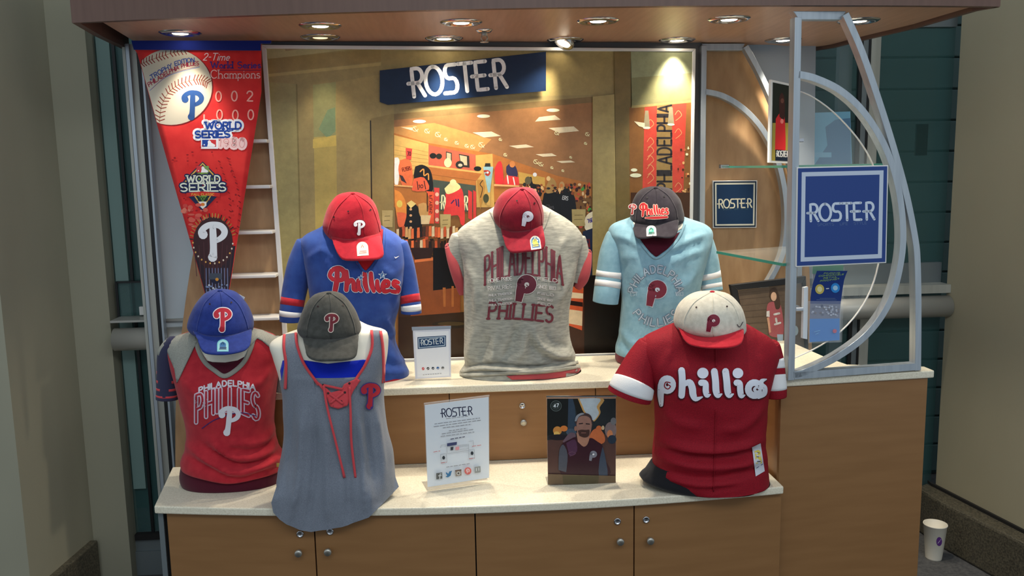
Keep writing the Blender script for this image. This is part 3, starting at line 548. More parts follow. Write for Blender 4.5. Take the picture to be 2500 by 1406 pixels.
shirt2(((1640, 690), (1735, 700), (1725, 990), (1615, 950)), (190, 84, 50)); shirt2(((1640, 730), (1733, 740), (1732, 775), (1630, 770)), (216, 200, 170)); shirt2(((1625, 785), (1730, 800), (1730, 830), (1620, 815)), (30, 20, 18)); shirt2(((1618, 845), (1728, 860), (1726, 960), (1616, 940)), (204, 186, 156))
a.poly([(1447, 236), (1500, 230), (1508, 865), (1446, 860)], (160, 142, 92)); a.poly([(1500, 126), (1540, 126), (1538, 866), (1508, 866)], (116, 98, 58)); shirt2(((1740, 620), (2060, 600), (2060, 1180), (1740, 1180)), (24, 18, 14)); a.poly([(1700-160, 126), (1690, 126), (1688, 240), (1543, 262)], (140, 144, 112)); a.poly([(1542, 190), (1690, 178), (1690, 245), (1543, 262)], (126, 124, 88))
a.poly([(1536, 262), (1690, 248), (1684, 860), (1540, 866)], (130, 88, 46)); a.poly([(1542, 258), (1690, 244), (1690, 250), (1542, 264)], (156, 140, 92))
a.poly([(1574, 262), (1676, 252), (1668, 480), (1568, 480)], (198, 70, 56)); a.poly([(1604, 258), (1640, 256), (1642, 470), (1602, 470)], (148, 120, 72))
a.lines(text('PHILADELPHIA', lambda u, v: (1639-v*34, 462-u*205)), (46, 42, 44), 5)
for k in range(9): x, y = random.choice([1588, 1656]), 280+k*22; a.lines([spline([(x-8, y), (x, y-10), (x+8, y), (x+2, y+8), (x-6, y+14)], 4)], (214, 150, 100), 1.6)
for x, y in ((1579, 270), (1638, 262)): a.poly([(x-4, y), (x+4, y), (x+8, y+42), (x-8, y+42)], (150, 140, 112)); a.ell(x, y+42, 9, 3, (236, 226, 196))
a.poly([(1548, 296), (1574, 300), (1574, 312), (1560, 308)], (226, 212, 180)); a.ell(1552, 428, 14, 5, (236, 224, 190)); a.ell(1548, 415, 8, 4, (236, 224, 190))
for k in range(26): a.ell(random.uniform(1655, 1684), random.uniform(360, 520), random.uniform(1.5, 3.5), random.uniform(1.5, 4), random.choice([(240, 220, 180), (190, 100, 60), (80, 44, 26), (226, 170, 110)]))
a.poly([(1540, 470), (1684, 470), (1680, 860), (1540, 866)], (70, 42, 26))
# sign board with the shop lettering
a.poly([(927, 172), (1333, 126), (1333, 222), (947, 256), (927, 249)], (16, 34, 62)); a.lines(roster(1000, 237, 1240, 212, 68), (238, 236, 222), 9.5)
a.build('print', pf, 'photo')
# ------------------------------------------------------------ pennant
pn = thing('pennant', 'long red printed felt pennant with a baseball, hanging under the canopy at the left', 'pennant', (-.86, 2.93, 1.2))
PL = lambda y: 332+(500-332)*(y-120)/(716-120) if y > 120 else 325; PR = lambda y: 638 if y < 225 else 638+(559-638)*(y-225)/(716-225)
rows = []; g = MB(); ny, nx = 40, 14
def pen(x, y, off=0.): p = onp(x, y, 2.97 - off); return p + Vector((0, .0018*sin(x*.02+y*.008), 0))
for i in range(ny+1):
    y = 100+(718-100)*i/ny
    rows.append([pen(PL(y)+(PR(y)-PL(y))*j/nx, y) for j in range(nx+1)])
v = [p for r in rows for p in r]; f = [(i*(nx+1)+j, i*(nx+1)+j+1, (i+1)*(nx+1)+j+1, (i+1)*(nx+1)+j) for i in range(ny) for j in range(nx)]
g.add(v, f); felt = fabric('red felt', (226, 56, 54), (208, 42, 44), 14, (1, 1, 1), .1)
g.build('cloth', felt, pn, True, solid=.002)
hb = MB().slab([pen(320, 99, .012), pen(662, 99, .012), pen(660, 106, .012), pen(636, 106, .012), pen(636, 123, .012), pen(326, 121, .012)], .006).build('header_band', fabric('navy band', (22, 38, 120)), pn)
SP = Surf(a=2.9685); SP.hit = lambda x, y, off: pen(x, y, .0014+off)
a = Art(SP, .0, .00003, 10.); cl = lambda P: [(max(PL(y)+1, min(PR(y)-1, x)), max(122, y)) for x, y in P]
P1 = lambda x, y: (300+x/6.25, 100+y/6.25); P2_ = lambda x, y: (380+x/7.8125, 280+y/7.8125); P3 = lambda x, y: (380+x/5.406, 460+y/5.406)
a.poly(cl([(420+101*cos(t)*1+0, 213+94*sin(t)) for t in [2*pi*k/48 for k in range(48)]]), (120, 24, 28), 14)
a.poly(cl([(418+100*cos(t), 212+93*sin(t)) for t in [2*pi*k/48 for k in range(48)]]), (200, 192, 174), 14)
def stitch(path, n, s, col):
    p = spline(path, 8); a.lines([p], (150, 120, 96), 1.5); ls = []
    for k in range(n):
        q = p[int((len(p)-2)*(k+.5)/n)]; r = p[int((len(p)-2)*(k+.5)/n)+1]; t = atan2(r[1]-q[1], r[0]-q[0])
        for sg in (1, -1): ls.append(cl([q, (q[0]+s*cos(t+sg*1.15), q[1]+s*sin(t+sg*1.15))]))
    a.lines(ls, col, 2.2)
stitch([P1(*q) for q in ((560, 1240), (590, 1000), (690, 800), (850, 670), (1060, 600), (1220, 600), (1320, 660))], 22, 13, (128, 44, 34))
stitch([P1(*q) for q in ((270, 350), (420, 290), (600, 230), (800, 170), (1000, 140))], 14, 10, (136, 40, 40))
a.lines(text('TROPHY EDITION', lambda u, v: P1(440+u*650+v*(-30)*(1-u), 590-270*sin(u*pi/2)-v*62)), (60, 84, 160), 2.2)
a.lines(text('PHILADELPHIA PHILLIES', lambda u, v: P1(400+u*760-v*26*(1-u), 700-330*sin(u*pi/2)-v*58)), (160, 44, 70), 2)
a.lines([spline([P1(410, 755), P1(700, 530), P1(1170, 400)], 6)], (110, 140, 190), 1.5); a.lines([spline([P1(430, 740), P1(720, 510), P1(1170, 385)], 6)], (150, 80, 110), 1)
star(a, *P1(425, 585), 4, (60, 84, 160)); star(a, *P1(1085, 312), 4, (60, 84, 160))
a.lines(logo_p(*P1(1060, 980), 72, 4), (36, 72, 130), 5)
a.lines(text('2-Time', line_fn(*P1(1225, 295), *P1(1620, 295), 17, .3)), (240, 210, 214), 2)
a.lines(text('World Series', line_fn(*P1(1345, 415), *P1(2100, 410), 15), serif=.1), (66, 40, 130), 2.6); a.lines([[P1(1480, 445), P1(2100, 445)]], (100, 20, 70), 1.5)
a.lines(text('Champions', line_fn(*P1(1345, 570), *P1(2090, 565), 20), serif=.1), (246, 190, 186), 2.2)
for s_, x, y, d in (('0', 1460, 920, 0), ('0', 1700, 915, 0), ('2', 1935, 915, 0), ('0', 1475, 1200, 0), ('0', 1715, 1205, 0), ('0', 1950, 1200, 0)): a.lines(text(s_, line_fn(*P1(x-42, y), *P1(x+42, y), 24)), (250, 170, 156), 3.4)
a.lines([[P1(1240, 1130), P1(1240, 1200)]], (250, 170, 156), 4)
# 1980 badge
w1 = text('WORLD', line_fn(*P2_(950, 275), *P2_(1630, 270), 16.5), serif=.12); w2 = text('SERIES', line_fn(*P2_(760, 440), *P2_(1410, 430), 16), serif=.12); y8 = text('1980', line_fn(*P2_(1200, 600), *P2_(1690, 630), 19), .3)
a.lines(w1+w2, (240, 240, 246), 3, 6); a.lines(y8, (246, 206, 206), 3, 5.5); a.poly([P2_(*q) for q in ((865, 450), (1190, 450), (1190, 650), (865, 650))], (240, 240, 246))
a.lines(w1+w2, (28, 68, 156), 4.6); a.lines([[P2_(1030, 180), P2_(1120, 115), P2_(1165, 120)], [P2_(1400, 260), P2_(1420, 310), P2_(1470, 295)]], (28, 68, 156), 3); a.lines(y8, (222, 150, 150), 1.6)
def league(q, l, r): # batter silhouette in a rounded panel
    x0, y0, x1, y1 = q; W, H = x1-x0, y1-y0
    a.rect(x0, y0, x0+W*.5, y1, l); a.rect(x0+W*.5, y0, x1, y1, r); a.poly([(x0+W*.36, y1), (x0+W*.42, y0+H*.55), (x0+W*.4, y0+H*.25), (x0+W*.5, y0+H*.06), (x0+W*.62, y0+H*.2), (x0+W*.66, y0+H*.4), (x0+W*.95, y0+H*.75), (x0+W*.9, y1)], (240, 240, 244)); a.ell(x0+W*.16, y0+H*.72, W*.05, W*.05, (240, 240, 244))
league((*P2_(885, 478), *P2_(1150, 610)), (28, 68, 156), (206, 50, 56))
# 2008 badge
D = lambda *q: [P2_(*p) for p in q]
cx, cy = P2_(895, 1360); a.poly([(cx, cy-60), (cx+47, cy-13), (cx+47, cy+13), (cx, cy+58+4), (cx-47, cy+13), (cx-47, cy-13)], (30, 40, 76)); a.poly([(cx, cy-57), (cx+44, cy-11), (cx, cy+56), (cx-44, cy-11)], (222, 176, 84)); a.poly([(cx, cy-53), (cx+40, cy-10), (cx, cy+51), (cx-40, cy-10)], (30, 40, 60)); a.poly([(cx, cy-44), (cx+32, cy-10), (cx, cy+42), (cx-32, cy-10)], (122, 158, 70))
league((cx-15, cy-49, cx+15, cy-33), (206, 60, 70), (122, 158, 90))
w1 = text('WORLD', line_fn(cx-38, cy-9, cx+42, cy-9, 16), serif=.12); w2 = text('SERIES', line_fn(cx-54, cy+13, cx+56, cy+12, 19), serif=.12)
a.lines(w1+w2, (30, 40, 86), 3, 3.4); a.lines(w1+w2, (226, 232, 214), 3.6)
a.poly([(cx-40, cy+17), (cx, cy+13), (cx+42, cy+17), (cx+42, cy+27), (cx, cy+22), (cx-40, cy+27)], (206, 44, 40)); a.lines(text('FALL CLASSIC', line_fn(cx-27, cy+23, cx+28, cy+23, 5)), (240, 170, 70), 1.2); a.lines(text('2008', line_fn(cx-12, cy+35, cx+12, cy+35, 8)), (30, 60, 40), 1.8)
a.poly([(cx-9, cy+38), (cx+9, cy+38), (cx+9, cy+48), (cx, cy+56), (cx-9, cy+48)], (240, 236, 230)); a.ell(cx, cy+45, 5, 4, (226, 130, 50))
# lower glove, dirt and crowd
a.o += a.g; g_ = a.g; a.g = 1e-6; random.seed(3)
for k in range(40): y = random.uniform(300, 600); a.ell(random.uniform(PL(y)+8, PR(y)-8), y, random.uniform(1, 3), random.uniform(1, 2.4), (150, 20, 30))
for k in range(26): t = k/25; a.lines([[(540+(-10 if k % 2 else 14)+30*sin(t*2.4)+0*t, 385+t*190), (544+(-10 if k % 2 else 14)+30*sin(t*2.4), 388+t*190)]], (140, 18, 28), 2.4)
for k in range(40): y = random.uniform(500, 600); x = random.uniform(PL(y)+6, PL(y)+60); a.ell(x, y, random.uniform(3, 9), random.uniform(2, 6), random.choice([(216, 96, 82), (206, 72, 66), (222, 124, 104)]), step=20)
a.g = g_; a.poly(cl([(470, 605), (575, 600), (570, 640), (562, 717), (500, 717), (480, 650)]), (46, 34, 44), 16); a.ell(*P3(755, 720), 49, 64, (64, 36, 40), step=16)
a.g = 2e-6
for k in range(22):
    t = pi*1.02+k/21*pi*.9; x, y = P3(755+270*cos(t), 690+310*sin(t)); a.lines([cl([(x, y), (x+7*cos(t), y+9*sin(t))])], random.choice([(206, 140, 70), (60, 40, 36), (190, 120, 60)]), 3)
for k in range(9): a.lines([[(474+k*11.5, 575+8*abs(k-4)), (480+k*10, 690-4*abs(k-4))]], (84, 50, 54), 1.6)
for k in range(14): t = .1+k/13*.95*pi; x, y = P3(755+265*cos(t), 700+290*sin(t)); a.ell(*cl([(x, y)])[0], 2, 2.4, random.choice([(226, 210, 190), (226, 170, 90)]))
for k in range(8): x = 503+k*7.5; a.lines([cl([(x, 655), (x+1, 714)])], (110, 116, 150), 2.4)
for k in range(30): a.ell(*cl([(random.uniform(500, 562), random.uniform(695, 716))])[0], 2.6, 2.2, random.choice([(200, 210, 226), (120, 140, 180), (40, 44, 70)]))
a.g = g_; a.ell(*P3(790, 1195), 12, 12, (30, 34, 60)); a.poly([(511, 667), (541, 667), (542, 682), (510, 682)], (70, 78, 92)); a.ell(*P3(810, 1200), 4, 4, (214, 150, 60))
a.lines(logo_p(*P3(755, 702), 96, 0), (240, 242, 246), 8)
a.build('print', pn, 'print')
# ------------------------------------------------------------ curved metal frames, glass
def frame_set(name, label, a0, b0, post, top, outer, inner, w, dep, side):
    t = thing(name, label, 'frame', onp(post[-1][0], post[-1][1], a0, b0)); ax = Vector((-b0, 1, 0)).normalized()
    P = lambda pts: [onp(x, y, a0, b0) for x, y in pts]
    MB().tube(P(post), w, dep, ax).build('post', 'steel', t, bevel=.0015)
    MB().slab(P(top), dep).build('top_plate', 'steel', t, bevel=.0015)
    MB().tube(P(dens(spline(outer, 6), 30)), w, dep, ax).build('outer_curve', 'steel', t, bevel=.001)
    MB().tube(P(dens(spline(inner, 7), 24)), w, dep, ax).build('inner_curve', 'steel', t, bevel=.001)
    return t, P, ax
FA, FB = 2.335, .115
t, P, ax = frame_set('display_frame', 'aluminium curved frame on the end cabinet, holding the big blue sign', FA, FB, [(1943, 44), (1935, 480), (1926, 926)],
    [(1937, 27), (2066, 27), (2054, 48), (1951, 48)], [(2058, 36), (2098, 128), (2140, 250), (2176, 365), (2206, 475), (2227, 580), (2233, 640), (2235, 760), (2234, 902)],
    [(1943, 183), (1985, 193), (2045, 222), (2100, 272), (2150, 350), (2182, 440), (2197, 540), (2194, 630), (2168, 730), (2115, 810), (2040, 868), (1960, 906), (1930, 912)], .0215, .03, 1)
MB().tube(P([(1934, 915), (2227, 893)]), .022, .03, ax).build('bottom_bar', 'steel', t)
gl = [(1946, 215), (1990, 228), (2050, 270), (2110, 335), (2148, 400), (2168, 480), (2172, 560), (2162, 650), (2135, 730), (2085, 800), (2020, 850), (1940, 888)]
pane = P(spline(gl, 4)); MB().slab([p + Vector((0, .045, 0)) for p in pane], .006).build('glass_pane', 'pane', t)
MB().tube([p + Vector((0, .045, 0)) for p in pane+[pane[0]]], .0022, .006, ax).build('glass_edge', 'white', t)
for x, y in ((1954, 342), (1953, 756)): c = onp(x, y, FA, FB); MB().box((c.x-.010, c.y+.005, c.z-.006), (c.x+.014, c.y+.055, c.z+.006)).build('clip', 'chrome', t, bevel=.002)
BA, BB = PA+.03, PB
t, P, ax = frame_set('display_frame', 'aluminium curved frame against the plywood, right of the large shop picture', BA, BB, [(1716, 112), (1712, 480), (1708, 880)],
    [(1712, 106), (1819, 106), (1812, 123), (1726, 123)], [(1817, 114), (1848, 170), (1880, 240), (1908, 320), (1932, 420), (1945, 520), (1948, 640), (1946, 880)],
    [(1718, 224), (1760, 234), (1805, 260), (1850, 305), (1885, 365), (1908, 440), (1917, 520), (1912, 600), (1890, 660), (1850, 720), (1790, 770), (1716, 810)], .021, .03, 1)
z1 = onp(1712, 406, 3.1).z
def plan(px, z): p = atz(px[0], px[1], z); return (p.x, p.y)
gs = thing('glass_shelf', 'upper clear glass shelf seen edge-on, carrying the white edged red photo', 'shelf', (1.25, 2.8, 1.59))
z2 = onp(1911, 642, 2.47).z
q2 = [plan((1750, 613), z2), plan((1912, 643), z2), (1.36, 2.56), (1.42, 2.75), (1.35, 2.98), plan((1908, 602), z2)]
pl = [(1.02, 3.06), (1.0, 2.50), (1.36, 2.56), (1.42, 2.75), (1.35, 2.98), (1.25, 3.08)]
zt = 1.592
MB().prism(pl, zt-.007, zt).build('pane', 'pane', gs); MB().tube([Vector((x, y, zt-.0035)) for x, y in pl[:4]], .003, .0075, Vector((0, 0, 1))).build('edge', 'glassedge', gs)
c = Vector((1.0, 3.03, zt)); MB().box((c.x-.02, c.y-.01, c.z-.008), (c.x+.012, c.y+.015, c.z+.006)).build('clip', 'chrome', gs, bevel=.002)
gs = thing('glass_shelf', 'lower clear glass shelf with a green edge, above the black picture frame', 'shelf', (1.2, 2.8, z2))
MB().prism(q2, z2-.008, z2).build('pane', 'pane', gs); MB().tube([Vector((x, y, z2-.004)) for x, y in q2[:4]], .003, .0085, Vector((0, 0, 1))).build('edge', 'glassedge', gs)
# ------------------------------------------------------------ signs
def board(name, label, q, A0, B0, t, base, cat='sign'):
    o = thing(name, label, cat, onp(*q[3], A0, B0)); MB().slab([onp(x, y, A0, B0) for x, y in q], t).build('board', base, o, bevel=.001); return o
navy = (20, 44, 104)
sg = board('shop_sign', 'large square blue sign board with white border and shop lettering, on the front curved frame', [(1946, 408), (2169, 403), (2164, 642), (1943, 652)], FA-.02, FB, .012, 'white')
a = Art(Surf(a=FA-.021, b=FB), .0002)
LP = lambda Q, u, v: tuple((Q[0][k]*(1-u)+Q[1][k]*u)*(1-v)+(Q[3][k]*(1-u)+Q[2][k]*u)*v for k in (0, 1))
Q = [(1946, 408), (2169, 403), (2164, 642), (1943, 652)]
def frame(Q, i, c): a.poly([LP(Q, i, i), LP(Q, 1-i, i), LP(Q, 1-i, 1-i), LP(Q, i, 1-i)], c)
frame(Q, .012, (44, 70, 134)); frame(Q, .052, (196, 206, 222)); frame(Q, .095, (44, 70, 134))
a.lines(roster(1972, 540, 2136, 535, 41), (208, 218, 232), 6.2); a.lines(text('SPORTS / LIFE / STYLE', line_fn(1996, 552, 2116, 547, 6)), (84, 108, 156), 1)
a.build('print', sg)
sg = board('shop_sign', 'small square navy sign board on the plywood, behind the glass shelves', [(1740, 441), (1849, 440), (1847, 556), (1741, 557)], PA+.062, PB, .01, 'white')
a = Art(Surf(a=PA+.061, b=PB), .0002); Q = [(1740, 441), (1849, 440), (1847, 556), (1741, 557)]
frame(Q, .02, (12, 36, 60)); frame(Q, .05, (206, 206, 190)); frame(Q, .085, (16, 50, 86))
a.lines(roster(1752, 508, 1836, 506, 21), (226, 222, 196), 3); a.lines(text('SPORTS / LIFE / STYLE', line_fn(1765, 513, 1826, 511, 3)), (60, 90, 110), .8); a.build('print', sg)
# sign holders: clear stands with printed sheets
def holder(label, q, Y, sheetq, foot):
    o = thing('sign_holder', label, 'sign', onp(*q[3], Y) + Vector((.05, 0, 0))); 
    MB().slab([onp(x, y, Y-.002) for x, y in q], .004).build('clear_cover', 'acrylic', o, bevel=.001)
    MB().slab([onp(x, y, Y+.0015) for x, y in sheetq], .001).build('sheet', 'paper', o)
    b = [onp(*q[3], Y), onp(*q[2], Y)]
    MB().prism([(b[0].x, b[0].y-.002), (b[1].x, b[1].y-.002), (b[1].x, b[1].y+.07), (b[0].x, b[0].y+.07)], foot, foot+.003).build('foot', 'acrylic', o)
    MB().tube([onp(*q[0], Y)+Vector((0, .002, 0)), onp(*q[1], Y)+Vector((0, .002, 0))], .003, .008, Vector((0, 1, 0))).build('top_edge', 'chrome', o)
    return o
H1Y = atz(1055, 928, .892).y
h = holder('small white sign with a navy box, in a stand on the upper counter', [(1006, 799), (1101, 796), (1102, 926), (1013, 931)], H1Y, [(1008, 806), (1100, 803), (1101, 920), (1014, 925)], .892)
MB().slab([onp(x, y, H1Y-.004) for x, y in ((1005, 798), (1101, 795), (1101, 803), (1006, 807))], .01).build('top_clip', 'chrome', h)
a = Art(Surf(a=H1Y-.0035), .0); Q = [(1008, 806), (1100, 803), (1101, 920), (1014, 925)]; UV = lambda u, v: LP(Q, u, v)
a.poly([UV(.0, .0), UV(1, 0), UV(1, 1), UV(0, 1)], (214, 216, 226)); a.poly([UV(.06, .04), UV(.95, .04), UV(.95, .97), UV(.06, .97)], (232, 234, 238))
a.poly([(1019, 823), (1089, 819), (1089, 846), (1020, 852)], (28, 62, 100)); a.poly([(1021, 825), (1087, 821), (1087, 844), (1022, 850)], (180, 196, 210)); a.poly([(1023, 827), (1085, 823), (1085, 842), (1024, 848)], (28, 62, 100)); a.lines(roster(1027, 843, 1082, 838, 13), (206, 216, 222), 2)
for k, c in enumerate(((200, 60, 60), (60, 60, 60), (60, 66, 80), (50, 100, 160), (110, 110, 110))): a.ell(1033+k*12, 900-k*.5, 3.4, 3.4, c); a.lines([[(1031+k*12, 901), (1035+k*12, 899)]], (230, 230, 230), 1)
a.lines([dens([(1033, 915), (1083, 911)], 3)[i:i+2] for i in range(0, 16, 2)], (150, 150, 150), 1.2); a.build('print', h)
H2 = atz(1120, 1188, .62); H2Y = H2.y; HB = .25
o = thing('sign_holder', 'white information sheet with a small map, in a stand on the lower counter', 'sign', (H2.x, H2Y, .62))
PLN = (H2Y-.25*H2.x, .25); on2 = lambda x, y, d=0.: onp(x, y, PLN[0]+d, PLN[1])
q = [(1035, 985), (1195, 965), (1196, 1172), (1043, 1196)]
MB().slab([on2(*p) for p in q], .004).build('clear_cover', 'acrylic', o, bevel=.001)
a1, b1 = on2(*q[3]), on2(*q[2]); MB().prism([(a1.x, a1.y), (b1.x, b1.y), (b1.x-.02, b1.y+.08), (a1.x-.02, a1.y+.08)], .620, .623).build('foot', 'acrylic', o)
MB().tube([on2(*q[0]), on2(*q[1])], .003, .007, Vector((0, 1, 0))).build('top_edge', 'acrylic', o)
MB().slab([on2(x, y, -.001) for x, y in ((1037, 989), (1193, 969), (1194, 1166), (1044, 1189))], .0008).build('sheet', 'paper', o)
a = Art(Surf(a=PLN[0]-.0025, b=PLN[1]), .0); c7 = lambda x, y: (1000+x/5.41, 950+y/5.41)
a.poly([(1037, 989), (1193, 969), (1194, 1166), (1044, 1189)], (222, 228, 234))
a.lines(roster(*c7(415, 372), *c7(835, 335), 20), (40, 44, 74), 2.4)
def fakeline(x0, y0, x1, y1, c, w, seed):
    random.seed(seed); x = 0.; L_ = math.hypot(x1-x0, y1-y0)
    while x < 1: d = random.uniform(5, 13)/L_; a.lines([[(x0+(x1-x0)*x, y0+(y1-y0)*x), (x0+(x1-x0)*min(1, x+d), y0+(y1-y0)*min(1, x+d))]], c, w, 0, False); x += d+2.2/L_
for k, q_ in enumerate(((480, 390, 770, 355), (330, 460, 930, 380), (320, 495, 940, 408), (440, 510, 820, 462), (520, 550, 760, 515), (425, 590, 840, 530), (410, 625, 855, 565), (485, 1030, 800, 980))): fakeline(*c7(q_[0], q_[1]), *c7(q_[2], q_[3]), (150, 152, 158), 1.5, k)
fakeline(*c7(540, 660), *c7(730, 628), (90, 90, 110), 2, 9)
a.poly([c7(495, 715), c7(625, 695), c7(622, 735), c7(495, 755)], (66, 72, 110)); a.poly([c7(540, 765), c7(580, 760), c7(575, 805), c7(540, 808)], (60, 64, 72)); a.poly([c7(605, 765), c7(655, 755), c7(655, 800), c7(605, 805)], (230, 160, 165))
for pl_ in (((495, 760), (495, 850), (780, 810), (780, 725), (630, 745)), ((410, 775), (415, 740), (470, 730), (470, 760)), ((780, 690), (840, 680), (845, 750)), ((410, 860), (485, 850), (495, 960), (415, 970), (410, 860)), ((780, 800), (855, 795), (860, 905), (785, 915), (780, 800)), ((660, 760), (780, 745)), ((660, 800), (780, 780))): a.lines([[c7(*p) for p in pl_]], (176, 180, 186), 1.1, 0, False)
for x, y in ((450, 905), (825, 845)): a.ell(*c7(x, y), 3.5, 4.5, (50, 56, 64))
for q_ in ((315, 830, 405, 815), (825, 755, 945, 738), (415, 975, 490, 963), (785, 920, 860, 910)): fakeline(*c7(q_[0], q_[1]), *c7(q_[2], q_[3]), (206, 120, 120), 1.4, 5)
def sq(x, y, c): X, Y = c7(x, y); a.poly([(X-7.5, Y-6.5), (X+7, Y-8.5), (X+7.5, Y+6.5), (X-7, Y+8.5)], c); return X, Y
X, Y = sq(392, 1145, (96, 98, 96)); a.lines([[(X+5, Y-5), (X+2, Y-5), (X+1, Y+7)], [(X-2, Y+0), (X+5, Y-1)]], (220, 224, 226), 1.8)
X, Y = c7(518, 1120); a.poly(spline([(X-7, Y-5), (X-1, Y-1), (X+1, Y-6), (X+5, Y-7), (X+8, Y-8), (X+6, Y-3), (X+4, Y+4), (X-3, Y+8), (X-8, Y+6), (X-4, Y+4), (X-7, Y-1)], 3), (64, 120, 164))
X, Y = sq(645, 1105, (150, 136, 124)); a.ell(X, Y+1, 4.6, 4.6, (206, 206, 200)); a.ell(X, Y+1, 2.6, 2.6, (90, 84, 80)); a.lines([[(X-7, Y-5), (X+6, Y-7)]], (110, 90, 76), 3)
X, Y = c7(770, 1080); a.ell(X, Y, 8.5, 9, (218, 110, 104)); a.lines([[(X-2, Y+5), (X+0, Y-2)], arc(X, Y-1, 3.5, 4, 150, 420, 8)], (240, 226, 224), 1.6)
X, Y = sq(898, 1062, (150, 152, 150)); a.lines([[(X-3, Y-3), (X-3, Y+3)], [(X+3, Y-4), (X+3, Y+2)]], (220, 222, 222), 2); a.build('print', o)
# portrait of a man in a clear stand
H3Y = atz(1420, 1180, .62).y
h = holder('portrait photo of a bearded man, in a clear stand on the lower counter', [(1334, 968), (1505, 967), (1504, 1183), (1337, 1183)], H3Y, [(1336, 974), (1503, 973), (1503, 1181), (1338, 1181)], .62)
a = Art(Surf(a=H3Y-.003), .0); c8 = lambda *p: [(1320+x/5.625, 950+y/5.625) for x, y in p]
a.poly(c8((88, 130), (1032, 130), (1030, 1308), (100, 1308)), (84, 58, 52))
a.poly(c8((88, 130), (1032, 130), (1030, 600), (90, 700)), (40, 44, 46)); a.poly(c8((88, 130), (390, 130), (380, 560), (90, 640)), (24, 26, 24)); a.poly(c8((380, 130), (460, 130), (500, 560), (370, 600)), (52, 66, 82)); a.poly(c8((440, 130), (560, 130), (600, 330), (500, 340)), (30, 28, 24))
a.poly(spline(c8((510, 130), (860, 130), (810, 250), (820, 330), (740, 440), (700, 410), (600, 330), (550, 230)), 4), (208, 158, 92)); a.poly(spline(c8((530, 130), (815, 130), (770, 240), (800, 330), (735, 425), (690, 400), (610, 310), (575, 230)), 4), (186, 196, 202))
for x, y, rx, ry, c in ((230, 570, 60, 60, (196, 132, 64)), (320, 540, 50, 40, (206, 120, 56)), (220, 610, 40, 30, (226, 180, 96)), (240, 660, 130, 40, (34, 28, 34)), (420, 590, 70, 50, (70, 84, 100)), (960, 560, 80, 110, (130, 112, 110)), (950, 620, 40, 60, (206, 130, 86)), (1000, 440, 40, 50, (120, 120, 122)), (980, 690, 60, 60, (40, 52, 66)), (800, 540, 40, 40, (206, 110, 60)), (855, 530, 20, 30, (210, 180, 140))): X, Y = c8((x, y))[0]; a.ell(X, Y, rx/5.6, ry/5.6, c)
a.poly(spline(c8((660, 660), (720, 560), (800, 540), (870, 620), (880, 720), (800, 760), (700, 740)), 4), (196, 106, 62)); a.poly(spline(c8((300, 720), (400, 600), (480, 620), (460, 700), (380, 780)), 4), (104, 82, 92))
a.poly(spline(c8((250, 1100), (250, 900), (290, 760), (400, 690), (490, 660), (580, 770), (680, 670), (780, 720), (850, 780), (880, 950), (930, 1190), (300, 1200)), 4), (54, 24, 34)); a.poly(spline(c8((245, 1110), (255, 850), (310, 760), (370, 900), (350, 1140)), 3), (78, 80, 90)); a.poly(spline(c8((850, 790), (880, 900), (920, 1190), (800, 1190), (810, 960)), 3), (62, 72, 88)); a.poly(spline(c8((350, 740), (470, 690), (500, 850), (400, 930)), 3), (80, 48, 72))
a.poly(spline(c8((490, 600), (660, 610), (650, 740), (590, 790), (510, 720)), 3), (168, 122, 100)); a.poly(spline(c8((490, 470), (500, 380), (600, 345), (690, 390), (700, 520), (660, 650), (580, 660), (500, 600)), 4), (150, 110, 96)); a.poly(spline(c8((470, 450), (490, 370), (560, 325), (660, 340), (705, 400), (710, 520), (680, 400), (600, 365), (520, 390), (490, 490)), 4), (70, 52, 52)); a.poly(spline(c8((468, 440), (490, 365), (560, 325), (600, 340), (530, 370), (490, 440)), 3), (140, 142, 148))
a.poly(spline(c8((510, 570), (560, 555), (620, 560), (670, 560), (660, 640), (600, 665), (530, 640)), 4), (70, 46, 40)); a.lines([c8((530, 475), (575, 470)), c8((625, 475), (670, 480))], (50, 36, 36), 2.6); a.ell(*c8((480, 540))[0], 3.5, 6, (150, 106, 90)); a.lines([c8((560, 600), (620, 600))], (150, 100, 90), 1.6)
retro_p(a, *c8((720, 915))[0], 24, (124, 124, 134), None); a.lines([spline(c8((380, 880), (430, 860), (480, 880), (430, 910), (385, 890)), 4)], (104, 70, 90), 1.4)
X, Y = c8((210, 230))[0]; a.ell(X, Y, 14, 13.5, (90, 98, 94)); a.ell(X, Y, 12.6, 12, (40, 46, 44)); a.ell(X, Y, 8.5, 8, (84, 92, 88)); a.ell(X, Y, 7.6, 7.2, (44, 50, 48)); a.lines(text('47', line_fn(X-6, Y+4, X+6, Y+2, 8, .25)), (226, 230, 230), 1.8)
a.poly(c8((100, 1165), (1030, 1190), (1030, 1305), (105, 1305)), (104, 84, 62)); a.poly(c8((300, 1180), (800, 1185), (790, 1305), (310, 1305)), (84, 74, 50)); a.build('print', h, 'photo')
